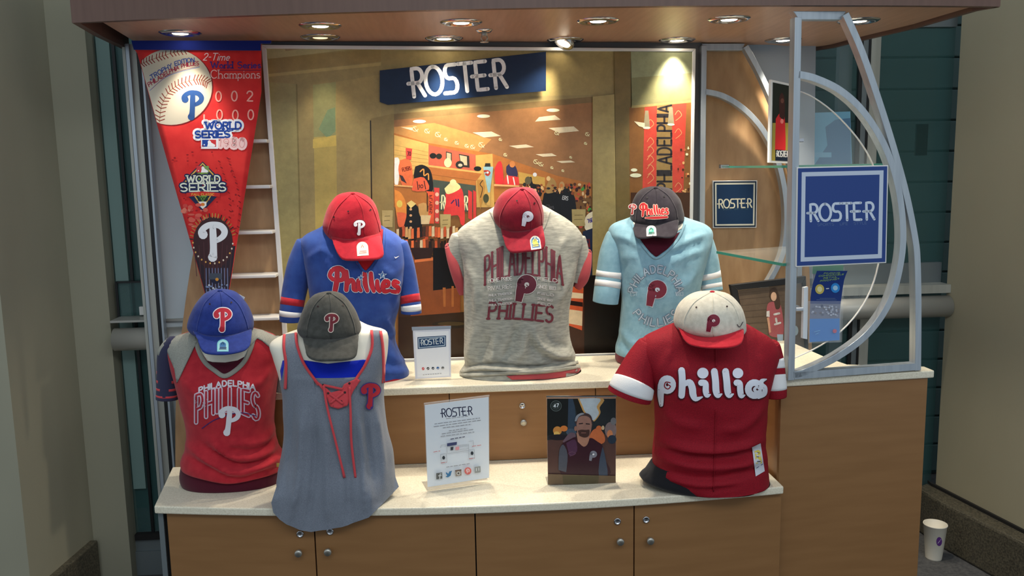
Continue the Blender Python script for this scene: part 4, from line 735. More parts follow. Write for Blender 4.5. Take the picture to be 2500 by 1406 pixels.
# red photo standing on the upper glass shelf
RYA, RYB = 2.30, .45
rp = board('photo_stand', 'white edged photo of a figure in red, standing on the upper glass shelf', [(1882, 194), (1936, 206), (1934, 399), (1878, 397)], RYA, RYB, .01, 'white', 'photo')
a = Art(Surf(a=RYA-.001, b=RYB), .0003)
a.poly([(1887, 201), (1934, 211), (1932, 394), (1884, 392)], (30, 34, 26)); a.poly([(1886, 300), (1932, 300), (1932, 394), (1884, 392)], (156, 140, 60)); a.poly(spline([(1894, 290), (1905, 275), (1915, 278), (1918, 360), (1912, 368), (1892, 366)], 3), (206, 40, 44)); a.poly(spline([(1902, 240), (1908, 226), (1915, 240), (1915, 290), (1903, 285)], 3), (64, 30, 26)); a.ell(1910, 246, 4, 6, (110, 66, 54)); a.ell(1909, 296, 4, 6, (240, 130, 120))
a.poly([(1893, 365), (1932, 368), (1932, 394), (1893, 392)], (20, 30, 48)); a.lines(roster(1895, 382, 1925, 383, 14), (226, 224, 220), 1.8); a.build('print', rp, 'gloss')
# black picture frame leaning on the end cabinet
KA, KB = 2.93, .06
fq = [(1783, 696), (1968, 674), (1976, 905), (1824, 905)]
pi_ = thing('picture_frame', 'black framed photo of a woman in a pink jersey, leaning behind the metal post', 'picture', onp(1900, 905, KA, KB))
_pz = onp(1900, 905, KA, KB).z
bt = [LP(fq, .0, .0), LP(fq, 1, 0), LP(fq, 1, 1), LP(fq, 0, 1)]; ii = [LP(fq, .09, .07), LP(fq, .95, .07), LP(fq, .95, .95), LP(fq, .09, .95)]
for i in range(4): j = (i+1) % 4; MB().slab([onp(*bt[i], KA, KB), onp(*bt[j], KA, KB), onp(*ii[j], KA, KB), onp(*ii[i], KA, KB)], .02).build('frame_rail', 'black', pi_, bevel=.002)
a = Art(Surf(a=KA+.008, b=KB), .0); c9 = lambda *p: [(1700+x/3.905, 560+y/3.905) for x, y in p]
a.poly(ii, (92, 78, 64), 14)
for k in range(12): a.lines([[LP(ii, 0, .04+k*.08), LP(ii, 1, .04+k*.08)]], (78, 64, 52), 1.2)
a.poly(spline(c9((670, 760), (690, 700), (760, 690), (810, 740), (830, 1000), (700, 1010), (690, 880)), 4), (160, 84, 90)); a.poly(spline(c9((695, 640), (710, 570), (760, 560), (790, 640), (800, 740), (760, 760), (740, 690), (720, 680)), 4), (70, 52, 40)); a.ell(*c9((738, 640))[0], 7, 11, (206, 168, 142)); a.poly(c9((670, 780), (698, 775), (700, 835), (668, 830)), (206, 206, 206)); a.poly(c9((672, 840), (695, 840), (712, 980), (695, 985)), (196, 150, 124)); a.poly(c9((770, 1000), (828, 1000), (820, 1290), (790, 1290)), (150, 170, 190)); a.lines([c9((745, 810), (790, 800)), c9((760, 850), (765, 880)), c9((750, 905), (800, 890))], (206, 206, 206), 5)
a.ell(*c9((945, 965))[0], 7, 12, (150, 172, 186)); a.build('print', pi_, 'photo')
# brochure holder
BR = (2.345, .115); on3 = lambda x, y, d=0.: onp(x, y, BR[0]+d, BR[1])
br = thing('brochure_holder', 'clear holder with a curling blue brochure, fixed to the glass below the big sign', 'brochure', on3(2015, 833))
MB().slab([on3(x, y, .02) for x, y in ((1985, 655), (2062, 652), (2056, 835), (1975, 836))], .003).build('back_plate', 'glassedge' if 0 else 'acrylic', br)
MB().slab([on3(x, y, .018) for x, y in ((1985, 640), (2060, 640), (2058, 668), (1984, 668))], .002).build('green_slip', mat('pale green sheet', (120, 172, 150), .5), br)
MB().slab([on3(x, y, -.012) for x, y in ((1972, 735), (2054, 735), (2052, 836), (1974, 838))], .002).build('front_pocket', 'acrylic', br)
MB().slab([on3(x, y, .0) for x, y in ((1963, 702), (1973, 700), (1971, 828), (1960, 826))], .012).build('spare_leaflets', 'paper', br)
gm = MB(); n = 14; c9_ = lambda x, y: (1700+x/3.905, 560+y/3.905)
lf = spline([c9_(1150, 395), c9_(1110, 520), c9_(1090, 640), c9_(1082, 800), c9_(1080, 1075)], 5); rt_ = spline([c9_(1442, 395), c9_(1410, 480), c9_(1385, 640), c9_(1368, 800), c9_(1365, 1055)], 5); n = len(lf)
brh = lambda u, v: (lambda i, fr: tuple((lf[i][k]*(1-fr)+lf[min(i+1, n-1)][k]*fr)*(1-u)+(rt_[i][k]*(1-fr)+rt_[min(i+1, n-1)][k]*fr)*u for k in (0, 1)))(min(int(v*(n-1)), n-1), v*(n-1)-min(int(v*(n-1)), n-1))
SB = Surf(a=0); SB.hit = lambda x, y, off: on3(x, y, -.004-off-.03*max(0, (760-y)/100)**2*.8)
a = Art(SB, .0); G2 = lambda u0, v0, u1, v1: [brh(u0+(u1-u0)*k/4, v0) for k in range(5)] + [brh(u1, v0+(v1-v0)*k/8) for k in range(1, 9)] + [brh(u1-(u1-u0)*k/4, v1) for k in range(1, 5)] + [brh(u0, v1-(v1-v0)*k/8) for k in range(1, 8)]
a.poly(G2(0, 0, 1, 1), (30, 56, 122), 12); a.poly(G2(0, .62, 1, .8), (120, 124, 146), 12); a.poly(G2(0, .8, 1, 1), (46, 130, 206), 12)
for k, tx in enumerate(('FINDING', 'COMPARABLE', 'RETAIL', 'PRICING?')): w_ = (.26, .4, .22, .3)[k]; y0 = .085+k*.048; a.lines(text(tx, lambda u, v: brh(.52-w_+2*w_*u, y0-v*.028)), (120, 150, 110), 1.3)
a.ell(*brh(.26, .37), 11, 12, (206, 186, 96)); a.ell(*brh(.26, .37), 6, 7, (236, 226, 170)); a.ell(*brh(.76, .37), 11, 12, (50, 140, 214)); a.ell(*brh(.76, .37), 6, 6, (170, 210, 236)); a.lines(text('=', lambda u, v: brh(.47+.08*u, .385-v*.03)), (200, 206, 214), 1.6)
a.lines([[brh(.3, .53), brh(.8, .53)], [brh(.2, .555), brh(.85, .555)]], (90, 110, 150), 1.4)
random.seed(2)
for k in range(40): a.ell(*brh(random.uniform(.05, .95), random.uniform(.64, .78)), 2.6, 2.2, random.choice([(160, 164, 184), (90, 96, 124), (196, 200, 214), (120, 110, 120)]))
a.lines([[brh(.15, .9), brh(.35, .89)], [brh(.2, .92), brh(.3, .91)]], (130, 190, 230), 1.5); a.ell(*brh(.84, .9), 5, 5, (206, 110, 130)); a.build('brochure', br)
# cup on the floor
c = atz(2279, 1362, 0); cp = thing('paper_cup', 'white takeaway cup with a purple mark, standing on the floor behind the end cabinet', 'cup', c)
MB().lathe(c, [(0, 0), (.031, 0), (.031, .004), (.044, .142), (.046, .144), (.045, .148), (.041, .146), (.030, .006), (0, .006)], 28).build('cup', mat('waxed paper', (226, 220, 204), .5), cp, True)
sm = MB().lathe(c, [(.0315, .0), (.0443, .142)], 28)
a = Art(Surf(sm), .0006); a.ell(2293, 1322, 7, 11, (96, 50, 130), 0, 4); a.lines([[(2290, 1326), (2297, 1317)]], (200, 180, 214), 1.6); a.build('printed_mark', cp)
# ------------------------------------------------------------ mannequins in team shirts
def smooth_rows(sil, step=4.5):
    P_ = spline(sil, 6); out = [P_[0]]
    for p in P_[1:]:
        if p[0] - out[-1][0] >= step*.6: out.append(p)
    return out
def torso(sil, Y, n=132, pw=2.3, wr=None, zmin=0., hem=None):        # rows: (py, left px, right px, front depth, back depth)
    rings = []
    for (py, xl, xr, fd, bd) in smooth_rows(sil):
        Lp, Rp = onp(xl, py, Y), onp(xr, py, Y); c = (Lp+Rp)/2; ring = []
        for k in range(n):
            t = 2*pi*k/n; x, y = cos(t), sin(t); ex = math.copysign(abs(x)**(2/pw), x); ey = math.copysign(abs(y)**(2/pw), y)
            p = c + (Rp-Lp)/2*ex + Vector((0, -ey*(fd if ey > 0 else bd), 0))
            if wr:
                d = wr(p, py, ex, ey); p = p + Vector((ex*.35, -ey, 0))*d
            if hem: p.z += hem(ex, ey, py)
            p.z = max(p.z, zmin); ring.append(p)
        rings.append(ring)
    return MB().loft(rings)
def folds(*w):                                   # (fx, fz, slope, amount, y0, y1): soft fold noise between two photo rows
    def f(p, py, ex, ey):
        d = 0.
        for fx, fz, sl, am, y0, y1 in w:
            if y0-30 < py < y1+30:
                e = min(1, (py-y0+30)/40, (y1+30-py)/40); q = Vector((p.x*fx+sl*p.z*fz, 7.3+sl, p.z*fz-sl*p.x*fx))
                v = noise.noise(q)+.5*noise.noise(q*2.1); d += am*e*(1-abs(v)*2.2)
        return d
    return f
def creases(lines, base=None):                   # ridges (+) and valleys (-) along photo lines: (points, amount, width px)
    LN = [(dens(spline(l, 4), 6), am*1.7, w*.85) for l, am, w in lines]; BB = [(min(p[0] for p in l)-3*w, max(p[0] for p in l)+3*w, min(p[1] for p in l)-3*w, max(p[1] for p in l)+3*w) for l, am, w in LN]
    def f(p, py, ex, ey):
        d = base(p, py, ex, ey) if base else 0.
        if ey > -.1:
            x, y = proj(p)
            for (l, am, w), b in zip(LN, BB):
                if b[0] < x < b[1] and b[2] < y < b[3]:
                    k, q = min(((x-a)**2+(y-c)**2, i) for i, (a, c) in enumerate(l)); n = len(l)-1; e = min(1, .25+q/max(1, n*.25), .25+(n-q)/max(1, n*.25)); d += am*e*math.exp(-k/(w*w))
        return d
    return f
def limb(path, n=22, flat=.9, cap=False):         # path rows: (px, py, width px, Y)
    (x0, y0, w0, Y0), (x1, y1, w1, Y_) = path[:2]; l = math.hypot(x1-x0, y1-y0); ux, uy = (x1-x0)/l*w0, (y1-y0)/l*w0
    path = [(x0-ux*.30, y0-uy*.30, w0*.12, Y0), (x0-ux*.25, y0-uy*.25, w0*.52, Y0), (x0-ux*.14, y0-uy*.14, w0*.83, Y0)] + list(path)
    P_ = spline(path, 6); c = [onp(x, y, Y) for x, y, w, Y in P_]; rings = []
    for i, (x, y, w, Y) in enumerate(P_):
        t = (c[min(i+1, len(c)-1)]-c[max(i-1, 0)]).normalized(); e = t.cross(Vector((0, 1, 0))).normalized(); b = t.cross(e); r = w/2/FPX*(c[i]-CAM).dot(FWD)
        rings.append([c[i]+e*r*cos(2*pi*k/n)+b*r*flat*sin(2*pi*k/n) for k in range(n)])
    return MB().loft(rings, True, cap), rings
def sleeve(name, path, m, parent, bands=(), flat=.9, inner_shade='dark'):
    mb, rings = limb(path, flat=flat); o = mb.build(name, m, parent, True, solid=.003)
    for t0, t1, bm in bands:
        N_ = len(rings)-19; i0 = 18+int(t0*N_); i1 = max(18+int(t1*N_), i0+1); rr = []
        for r in rings[i0:i1+1]:
            c = sum(r, Vector())/len(r); rr.append([c+(p-c)*1.035 for p in r])
        MB().loft(rr, False, False).build('stripe', bm, o, True, solid=.001)
    r = rings[-1]; c = sum(r, Vector())/len(r); q = rings[-2]; k = sum(q, Vector())/len(q)
    MB().add([k+(p-k)*.9 for p in q], [list(range(len(q)))]).build('inner_shade', inner_shade, o)  # dark disc stands in for the shade inside the sleeve opening
    return mb
def patch(name, px, surf, off, m, parent, step=10., solid=.003):
    V, Fc = fill(px, step); return MB().add([surf.hit(x, y, off) for x, y in V], Fc).build(name, m, parent, True, solid=solid)
def ribbon(name, lines, w, surf, off, m, parent, solid=.002):
    if name == 'stitching':
        mb = MB()
        for l in lines: V, Fc = stroke(l, w, 0, False, 5.); mb.add([surf.hit(x, y, off) for x, y in V], Fc)
        return tag(mb.build(name, m, parent, True, solid=solid), kind='stuff')
    for l in lines: V, Fc = stroke(l, w, 0, False, 5.); MB().add([surf.hit(x, y, off) for x, y in V], Fc).build(name, m, parent, True, solid=solid)
def merge(*ms):
    r = MB()
    for m in ms: r.add(m.v, m.f)
    return r
RED = (190, 34, 44)
M['red'] = fabric('red jersey', (186, 44, 54), (172, 36, 48), 40); M['royal'] = fabric('royal knit', (50, 80, 152), (42, 68, 138), 30); M['rib'] = fabric('grey rib', (150, 148, 138))
M['heather'] = fabric('grey heather', (160, 160, 150), (140, 140, 131), 300, (1, 1, 2)); M['slub'] = fabric('grey slub jersey', (176, 174, 162), (146, 146, 136), 70, (.5, .5, 2.2)); M['storm'] = fabric('storm grey jersey', (128, 134, 145), (112, 118, 130), 300, (1, 1, 2))
M['sky'] = fabric('pale blue knit', (140, 182, 198), (128, 170, 188), 50); M['trim'] = fabric('white trim', (226, 226, 226)); M['redtrim'] = fabric('coral red trim', (212, 74, 80)); M['brick'] = fabric('faded red lining', (176, 74, 78)); M['mesh'] = mat('crimson mesh', (150, 16, 34), .75, 0, (132, 12, 30), 300, (1, 1, 1), .5, 420, spec=.25)
M['navyslv'] = fabric('dark navy knit', (52, 52, 78)); M['blueknit'] = fabric('bright blue vest', (18, 44, 190)); M['charcoal'] = fabric('black knit', (26, 26, 30))
# --- 1: red and grey raglan tee, front left
Y1 = atz(555, 1198, .62).y + .085
m1 = thing('mannequin', 'half mannequin in a red and grey raglan tee, front row at the left end', 'mannequin', (onp(555, 1190, Y1).x, Y1, .62), 'shirt mannequins')
bd = torso([(800, 500, 596, .05, .05), (850, 470, 625, .07, .06), (900, 440, 662, .085, .08), (1000, 460, 664, .09, .08), (1090, 470, 660, .085, .08), (1150, 452, 682, .095, .085), (1196, 462, 676, .09, .08)], Y1, zmin=.620)
bd.build('torso_form', 'body', m1, True)
vb = torso([(1080, 464, 668, .09, .085), (1130, 446, 690, .10, .09), (1165, 442, 690, .103, .09), (1190, 456, 684, .098, .088), (1199, 470, 672, .09, .08)], Y1, zmin=.620)
vb.build('under_vest', 'darkmar', m1, True)
s1 = torso([(795, 520, 580, .03, .04), (806, 480, 628, .045, .055), (822, 430, 672, .06, .07), (850, 412, 690, .078, .08), (885, 418, 686, .098, .088), (930, 432, 676, .122, .09), (985, 446, 670, .112, .09), (1040, 459, 668, .102, .088), (1085, 458, 676, .104, .09), (1110, 450, 690, .112, .094), (1126, 446, 693, .115, .096), (1140, 448, 691, .113, .094)], Y1,
    zmin=.6205, hem=lambda ex, ey, py: -.012*max(0, (py-1085)/55)*max(0, ey)*math.exp(-((ex-.1)/.45)**2)+.008*max(0, (py-1085)/55)*max(0, -ex),
    wr=creases([([(672, 1030), (656, 1066), (620, 1082), (565, 1080)], .010, 7), ([(674, 1052), (652, 1086), (610, 1100), (550, 1100)], -.008, 6), ([(676, 1066), (660, 1098), (615, 1116), (560, 1110), (515, 1075)], .012, 8), ([(690, 1098), (645, 1122), (585, 1130), (525, 1106), (490, 1080)], -.008, 6),
    ([(690, 1112), (640, 1138), (575, 1148), (510, 1122), (455, 1085)], .011, 8), ([(692, 1135), (640, 1152), (570, 1160), (500, 1138), (450, 1108)], -.006, 6), ([(660, 900), (640, 930), (610, 945)], .006, 9), ([(450, 930), (480, 960), (500, 990)], .005, 12)], folds((6, 8, .5, .003, 900, 1160))))
sh = s1.build('shirt', 'red', m1, True, solid=.002); S1 = Surf(s1, Y1-.1)
S1.a = Y1
patch('raglan_shoulder', [(484, 800), (474, 812), (482, 835), (474, 848), (432, 935), (426, 900), (410, 862), (408, 845), (430, 821), (478, 806)], S1, .005, 'heather', sh, 5); patch('raglan_shoulder', [(612, 800), (640, 806), (676, 822), (692, 850), (690, 866), (682, 868), (640, 832), (628, 826), (612, 845), (600, 820)], S1, .005, 'heather', sh, 5)
patch('skin', [(486, 806), (604, 806), (618, 830), (606, 862), (580, 898), (548, 905), (512, 890), (486, 850), (478, 826)], S1, .002, 'body', sh); patch('vest_neck', [(495, 878), (520, 884), (550, 885), (580, 880), (602, 868), (580, 900), (549, 914), (515, 898)], S1, .0035, 'darkmar', sh)
ribbon('collar', [spline([(478, 812), (483, 850), (500, 884), (525, 905), (548, 918), (575, 904), (598, 880), (614, 845), (620, 815)], 5)], 11, S1, .005, 'rib', sh)
sleeve('sleeve', [(430, 838, 44, Y1), (412, 862, 48, Y1), (408, 905, 46, Y1), (408, 945, 48, Y1), (408, 974, 50, Y1)], 'navyslv', m1, [(0, .30, 'heather'), (.52, .58, 'redtrim'), (.64, .70, 'redtrim'), (.76, .82, 'redtrim'), (.88, .94, 'redtrim')])
sleeve('sleeve', [(678, 838, 34, Y1), (690, 866, 38, Y1+.02), (694, 905, 40, Y1+.03), (694, 955, 42, Y1+.03)], 'heather', m1)
a = Art(S1, .0032); f1 = lambda x, y: (x/2.778, 900+y/2.778)
a.lines(text('PHILADELPHIA', lambda u, v: f1(1350+380*u, 165-38*sin(u*pi)-v*36-26*u*0-20*u), .28), (222, 214, 222), 3.6)
ph = text('PHILLIES', lambda u, v: f1(1330+(1755-1330)*u+(v-.5)*-40*(1-2*u)*0, (365-75*sin(u*pi))*(1-v)+v*(180-40*sin(u*pi))-12*u), .35)
a.lines(ph, (214, 190, 204), 6, 2.6); a.lines(ph, (176, 40, 56), 5); a.lines([spline([f1(1370, 405), f1(1450, 350), f1(1560, 310), f1(1650, 300), f1(1740, 322)], 5)], (60, 44, 110), 2)
a.lines(logo_p(*f1(1550, 355), 72, 8), (230, 226, 232), 6); a.build('print', sh); MB().box((0, 0, 0), (0, 0, 0))
a = Art(S1, .003); a.rect(675, 1130, 683, 1140, (190, 170, 90), 6); a.build('hem_tag', sh)
# --- 2: grey lace-up tank top, front
Y2 = 2.50
m2 = thing('mannequin', 'mannequin in a long grey lace-up tank top hanging over the counter edge', 'mannequin', (onp(810, 1190, Y2).x, Y2, .62), 'shirt mannequins')
b2 = torso([(770, 770, 850, .05, .05), (796, 752, 900, .05, .055), (806, 722, 938, .06, .06), (818, 690, 947, .07, .065), (838, 660, 948, .085, .08), (870, 668, 945, .105, .085), (920, 684, 936, .118, .09), (980, 694, 930, .112, .09), (1060, 704, 926, .10, .085), (1130, 690, 940, .10, .09), (1200, 700, 940, .09, .09)], Y2, zmin=.620)
bb = b2.build('torso_form', 'body', m2, True); S2 = Surf(b2, Y2-.1); S2.a = Y2
patch('blue_vest', [(722, 876), (800, 888), (886, 878), (930, 880), (936, 925), (880, 960), (740, 960), (690, 950), (684, 905), (690, 880)], S2, .002, 'blueknit', m2, 10., .0008)
CR2 = creases([([(742, 1000), (735, 1130), (712, 1260)], .010, 11), ([(770, 1010), (765, 1150), (752, 1285)], -.009, 9), ([(800, 1030), (800, 1160), (800, 1290)], .008, 13), ([(842, 1020), (850, 1150), (850, 1270)], -.008, 10), ([(872, 1000), (884, 1100), (892, 1240)], .010, 8), ([(890, 1000), (902, 1100), (915, 1200)], -.012, 8),
    ([(915, 990), (930, 1090), (940, 1190)], .012, 9), ([(716, 960), (708, 1080), (690, 1220)], -.006, 9)], folds((16, 1.6, .05, .006, 1000, 1290)))
t2 = torso([(900, 684, 936, .121, .092), (925, 686, 936, .123, .092), (955, 692, 936, .128, .094), (1000, 695, 938, .128, .096), (1050, 697, 945, .124, .096), (1100, 691, 957, .124, .1), (1150, 682, 962, .122, .1), (1175, 678, 962, .112, .1), (1192, 682, 950, .10, .1)], Y2, wr=CR2, zmin=.6215)
tk = t2.build('tank_top', 'storm', m2, True, solid=.002); ST = Surf(merge(t2, b2), Y2-.1); ST.a = Y2
class Skirt(Surf):                               # front of the hem: hangs from the hips over the counter edge
    def hit(s, x, y, off):
        k = max(0, min(1, (y-1120)/100)); k = k*k*(3-2*k); h = ST.hit(x, min(y, 1165), .001); p0 = onp(x, y, h.y); p = onp(x, y, 2.40); yb = cf(p.x) - .014
        if x > 905: yb += .10*min(1, (x-905)/60)*max(0, 1-max(0, y-1225)/40)
        q = onp(x, y, (h.y-.001)*(1-k) + yb*k); d = CR2(q, y, 0, 1); q.y -= (d+.004)*k*.8;  
        return q
sk = [(684, 1120), (676, 1185), (663, 1226), (668, 1250), (684, 1266), (700, 1277), (735, 1293), (760, 1297), (800, 1292), (850, 1281), (900, 1262), (938, 1224), (974, 1187), (966, 1165), (960, 1125), (900, 1112), (820, 1108), (740, 1112)]
V_, F_ = fill(sk, 5.); MB().add([Skirt(a=0).hit(x, y, 0) for x, y in V_], F_).build('hem', 'storm', tk, True)
SQ = Surf(a=0); SQ.hit = lambda x, y, off: ST.hit(x, y, .0075 if y < 915 else max(.0016, .0075-(y-915)/36*.0059))
patch('strap', [(694, 816), (722, 812), (726, 840), (738, 880), (766, 924), (770, 960), (700, 960), (686, 940), (694, 890), (692, 850)], SQ, 0, 'storm', tk, 6, 0); patch('strap', [(905, 806), (928, 806), (934, 840), (936, 880), (938, 960), (870, 965), (872, 925), (890, 890), (908, 850)], SQ, 0, 'storm', tk, 6, 0)
ribbon('binding', [spline([(722, 812), (726, 845), (742, 888), (768, 926), (778, 940)], 5), spline([(694, 816), (693, 850), (698, 890), (696, 950)], 5), spline([(907, 806), (908, 848), (892, 890), (870, 924), (862, 940)], 5), spline([(929, 808), (935, 850), (937, 900), (936, 935)], 5)], 6.5, ST, .009, 'redtrim', tk)
patch('lace_placket', [(766, 924), (800, 950), (808, 958), (832, 952), (840, 938), (870, 924), (880, 928), (862, 955), (848, 990), (826, 998), (806, 992), (794, 960), (778, 940)], ST, .010, 'redtrim', tk, 6)
ribbon('lace', [spline([(790, 940), (800, 1000), (825, 1100), (841, 1166)], 6), spline([(853, 944), (856, 1010), (858, 1080), (868, 1166)], 6), [(806, 962), (838, 986)], [(838, 958), (806, 984)], [(790, 940), (836, 950)]], 5.5, ST, .014, 'redtrim', tk, .003)
a = Art(ST, .0115)
for x, y in ((789, 940), (853, 936), (801, 960), (842, 958), (810, 980), (833, 980)): a.ell(x, y, 3, 3, (60, 30, 34), 0, 4)
a.lines(logo_p(904, 967, 62, 4), (60, 50, 120), 6, 2.2); a.lines(logo_p(904, 967, 62, 4), (176, 34, 52), 6); a.build('print', tk)
# --- 3: royal blue tee, back left
Y3 = atz(960, 930, .892).y + .085
m3 = thing('mannequin', 'half mannequin in a royal blue tee with red script lettering, back row left', 'mannequin', (onp(860, 920, Y3).x, Y3, .892), 'shirt mannequins')
s3 = torso([(540, 800, 915, .04, .05), (556, 780, 940, .05, .06), (572, 748, 968, .07, .075), (592, 734, 984, .09, .085), (630, 742, 990, .11, .09), (680, 752, 986, .122, .095), (730, 758, 977, .118, .095), (790, 764, 964, .105, .09), (835, 760, 966, .102, .09), (880, 748, 985, .112, .095), (908, 742, 998, .116, .098), (926, 750, 990, .112, .095), (935, 780, 950, .105, .09)], Y3,
    zmin=.8925, wr=creases([([(988, 640), (960, 670), (925, 650)], .006, 9), ([(985, 660), (968, 720), (975, 780)], .006, 8), ([(930, 790), (965, 838), (995, 868)], -.009, 8), ([(935, 775), (970, 820), (998, 850)], .007, 8), ([(930, 850), (965, 872), (996, 880)], .009, 8), ([(930, 880), (965, 893), (998, 895)], -.008, 7), ([(930, 905), (965, 910), (998, 905)], .008, 7), ([(745, 640), (790, 610), (830, 640)], .006, 10), ([(800, 650), (790, 600), (800, 575)], .005, 10)], folds((7, 9, .6, .004, 580, 920))))
sh = s3.build('shirt', 'royal', m3, True); S3 = Surf(s3, Y3-.1); S3.a = Y3
u3 = torso([(905, 760, 993, .116, .095), (922, 760, 997, .118, .098), (934, 775, 975, .11, .09), (939, 800, 930, .10, .085)], Y3 + .002, zmin=.892); u3.build('under_vest', 'red', m3, True)
patch('vest_neck', [(858, 560), (935, 560), (932, 610), (912, 640), (893, 661), (872, 645), (860, 620)], S3, .002, fabric('bright red vest', (176, 26, 36)), sh); ribbon('collar', [spline([(856, 560), (858, 610), (874, 642), (893, 663), (914, 640), (934, 606), (938, 560)], 5)], 5, S3, .004, 'royal', sh)
sl = [(752, 602, 62, Y3), (733, 650, 62, Y3), (719, 710, 58, Y3), (711, 760, 54, Y3-.01), (710, 784, 52, Y3-.01)]
sleeve('sleeve', sl, 'royal', m3, [(.62, .70, 'redtrim' if 0 else 'red'), (.755, .86, 'trim')])
sleeve('sleeve', [(970, 602, 54, Y3), (985, 650, 52, Y3), (996, 705, 50, Y3), (1003, 745, 48, Y3-.01), (1004, 764, 48, Y3-.01)], 'royal', m3, [(.62, .72, 'red'), (.78, .90, 'trim')])
a = Art(S3, .003); g3 = lambda x, y: (800+x/2.778, 450+y/2.778)
w3 = script(803, 707, 980, 714, 46, 9.5)
a.lines(w3, (226, 224, 230), 3, 2.2); a.lines(w3, (120, 40, 70), 3, 1.); a.lines(w3, (196, 40, 54), 3); star(a, 881, 678, 8.5, (226, 236, 244)); star(a, 881, 678, 6, (60, 110, 170)); star(a, 934, 672, 11.5, (226, 236, 244)); star(a, 934, 672, 8.5, (60, 110, 170))
a.lines([[(963, 627, 1), (966, 629.5, 3), (974, 625, .6)]], (226, 226, 232), 2); a.build('print', sh)
# --- 4: grey men's tee, middle
Y4 = atz(1270, 926, .892).y + .11
m4 = thing('mannequin', 'large mannequin in a grey slub tee with maroon arched lettering, back row middle', 'mannequin', (onp(1270, 915, Y4).x, Y4, .892), 'shirt mannequins')
s4 = torso([(500, 1215, 1325, .05, .06), (514, 1190, 1350, .06, .07), (535, 1155, 1385, .065, .085), (560, 1122, 1412, .08, .095), (590, 1112, 1424, .095, .10), (640, 1128, 1408, .118, .105), (700, 1131, 1398, .13, .105), (760, 1133, 1388, .118, .1), (820, 1134, 1390, .112, .1), (860, 1133, 1402, .116, .1), (885, 1136, 1405, .118, .1), (900, 1128, 1412, .124, .105), (912, 1122, 1418, .13, .11), (921, 1130, 1412, .13, .11), (925, 1160, 1390, .12, .1)], Y4,
    zmin=.8925, wr=creases([([(1262, 790), (1248, 846), (1225, 885)], -.012, 9), ([(1284, 800), (1276, 850), (1262, 885)], .010, 9), ([(1300, 800), (1318, 842), (1362, 868), (1400, 866)], .013, 8), ([(1292, 810), (1300, 850), (1340, 880), (1395, 882)], -.010, 8), ([(1330, 800), (1350, 835), (1395, 846)], -.009, 8), ([(1160, 800), (1148, 850), (1142, 886)], .010, 9), ([(1188, 820), (1180, 860), (1170, 888)], -.010, 8), ([(1210, 815), (1205, 860), (1198, 888)], .008, 8),
    ([(1135, 640), (1160, 690), (1158, 760)], .008, 9), ([(1140, 690), (1150, 740), (1142, 800)], -.007, 8), ([(1405, 640), (1385, 700), (1360, 740)], .008, 9), ([(1398, 690), (1380, 745), (1375, 800)], -.007, 8), ([(1125, 898), (1200, 890), (1300, 897), (1405, 880)], -.012, 5), ([(1124, 905), (1200, 900), (1300, 905), (1410, 890)], .010, 5), ([(1150, 575), (1180, 610), (1185, 660)], .005, 10), ([(1390, 575), (1360, 610), (1350, 660)], .005, 10)], folds((8, 5, .7, .004, 560, 900))))
sh = s4.build('shirt', 'slub', m4, True); S4 = Surf(s4, Y4-.1); S4.a = Y4
patch('turned_hem', [(1236, 918), (1300, 912), (1360, 906), (1416, 895), (1417, 910), (1400, 918), (1330, 926), (1250, 927)], S4, .004, 'brick', sh)
ribbon('hem_fold', [spline([(1126, 908), (1170, 898), (1240, 902), (1310, 900), (1370, 893), (1412, 884)], 5), spline([(1124, 916), (1180, 914), (1250, 910), (1330, 906), (1415, 895)], 5)], 8, S4, .006, 'slub', sh, .006)
ribbon('collar', [spline([(1196, 512), (1215, 548), (1245, 580), (1285, 592), (1325, 560), (1342, 514)], 5)], 6, S4, .003, 'slub', sh)
for pts, p2 in (([(1128, 585, 58, Y4), (1116, 620, 52, Y4), (1120, 655, 40, Y4), (1126, 690, 30, Y4)], [(1098, 606, 24, Y4-.005), (1106, 640, 26, Y4-.02), (1118, 680, 26, Y4-.02), (1130, 716, 20, Y4)]), ([(1404, 590, 56, Y4), (1416, 630, 48, Y4), (1414, 665, 42, Y4), (1408, 690, 34, Y4)], [(1434, 620, 22, Y4-.005), (1432, 650, 24, Y4-.02), (1424, 680, 26, Y4-.02), (1410, 700, 22, Y4)])):
    sv = limb(pts)[0].build('sleeve', 'slub', m4, True); limb(p2, cap=True)[0].build('rolled_cuff', 'brick', sv, True)
a = Art(S4, .003); MR = (118, 52, 62)
a.lines(text('PHILADELPHIA', lambda u, v: (1184+190*u, (695-26*sin(u*pi))*(1-v)+v*(634-22*sin(u*pi)+16*abs(2*u-1)**2-22)), .3, .06), MR, 5.2)
a.lines(text('PHILLIES', lambda u, v: (1192+156*u+4*v, (778+9*u-4*sin(u*pi))-v*(40-4*sin(u*pi))), .3, .1), MR, 5.6)
random.seed(5)
for k, (y, w_) in enumerate(((688, 62), (707, 66), (722, 60), (735, 56), (746, 50))): a.lines(text('HOME PRIDE' if k == 0 else 'RIVALRIES' if k == 1 else 'PHILA TRADITION', line_fn(1192 if k < 2 else 1194, y+2, 1250, y-4, 9 if k < 2 else 5)), (206, 200, 194), 1.6); a.lines(text('SINCE 1883' if k % 2 else 'FIELD', line_fn(1312, y-4, 1360 - 4*k, y+1, 8 if k < 2 else 5)), (206, 200, 194), 1.6)
retro_p(a, 1284, 704, 64, (104, 40, 54), (214, 208, 200), 1.6); a.build('print', sh)
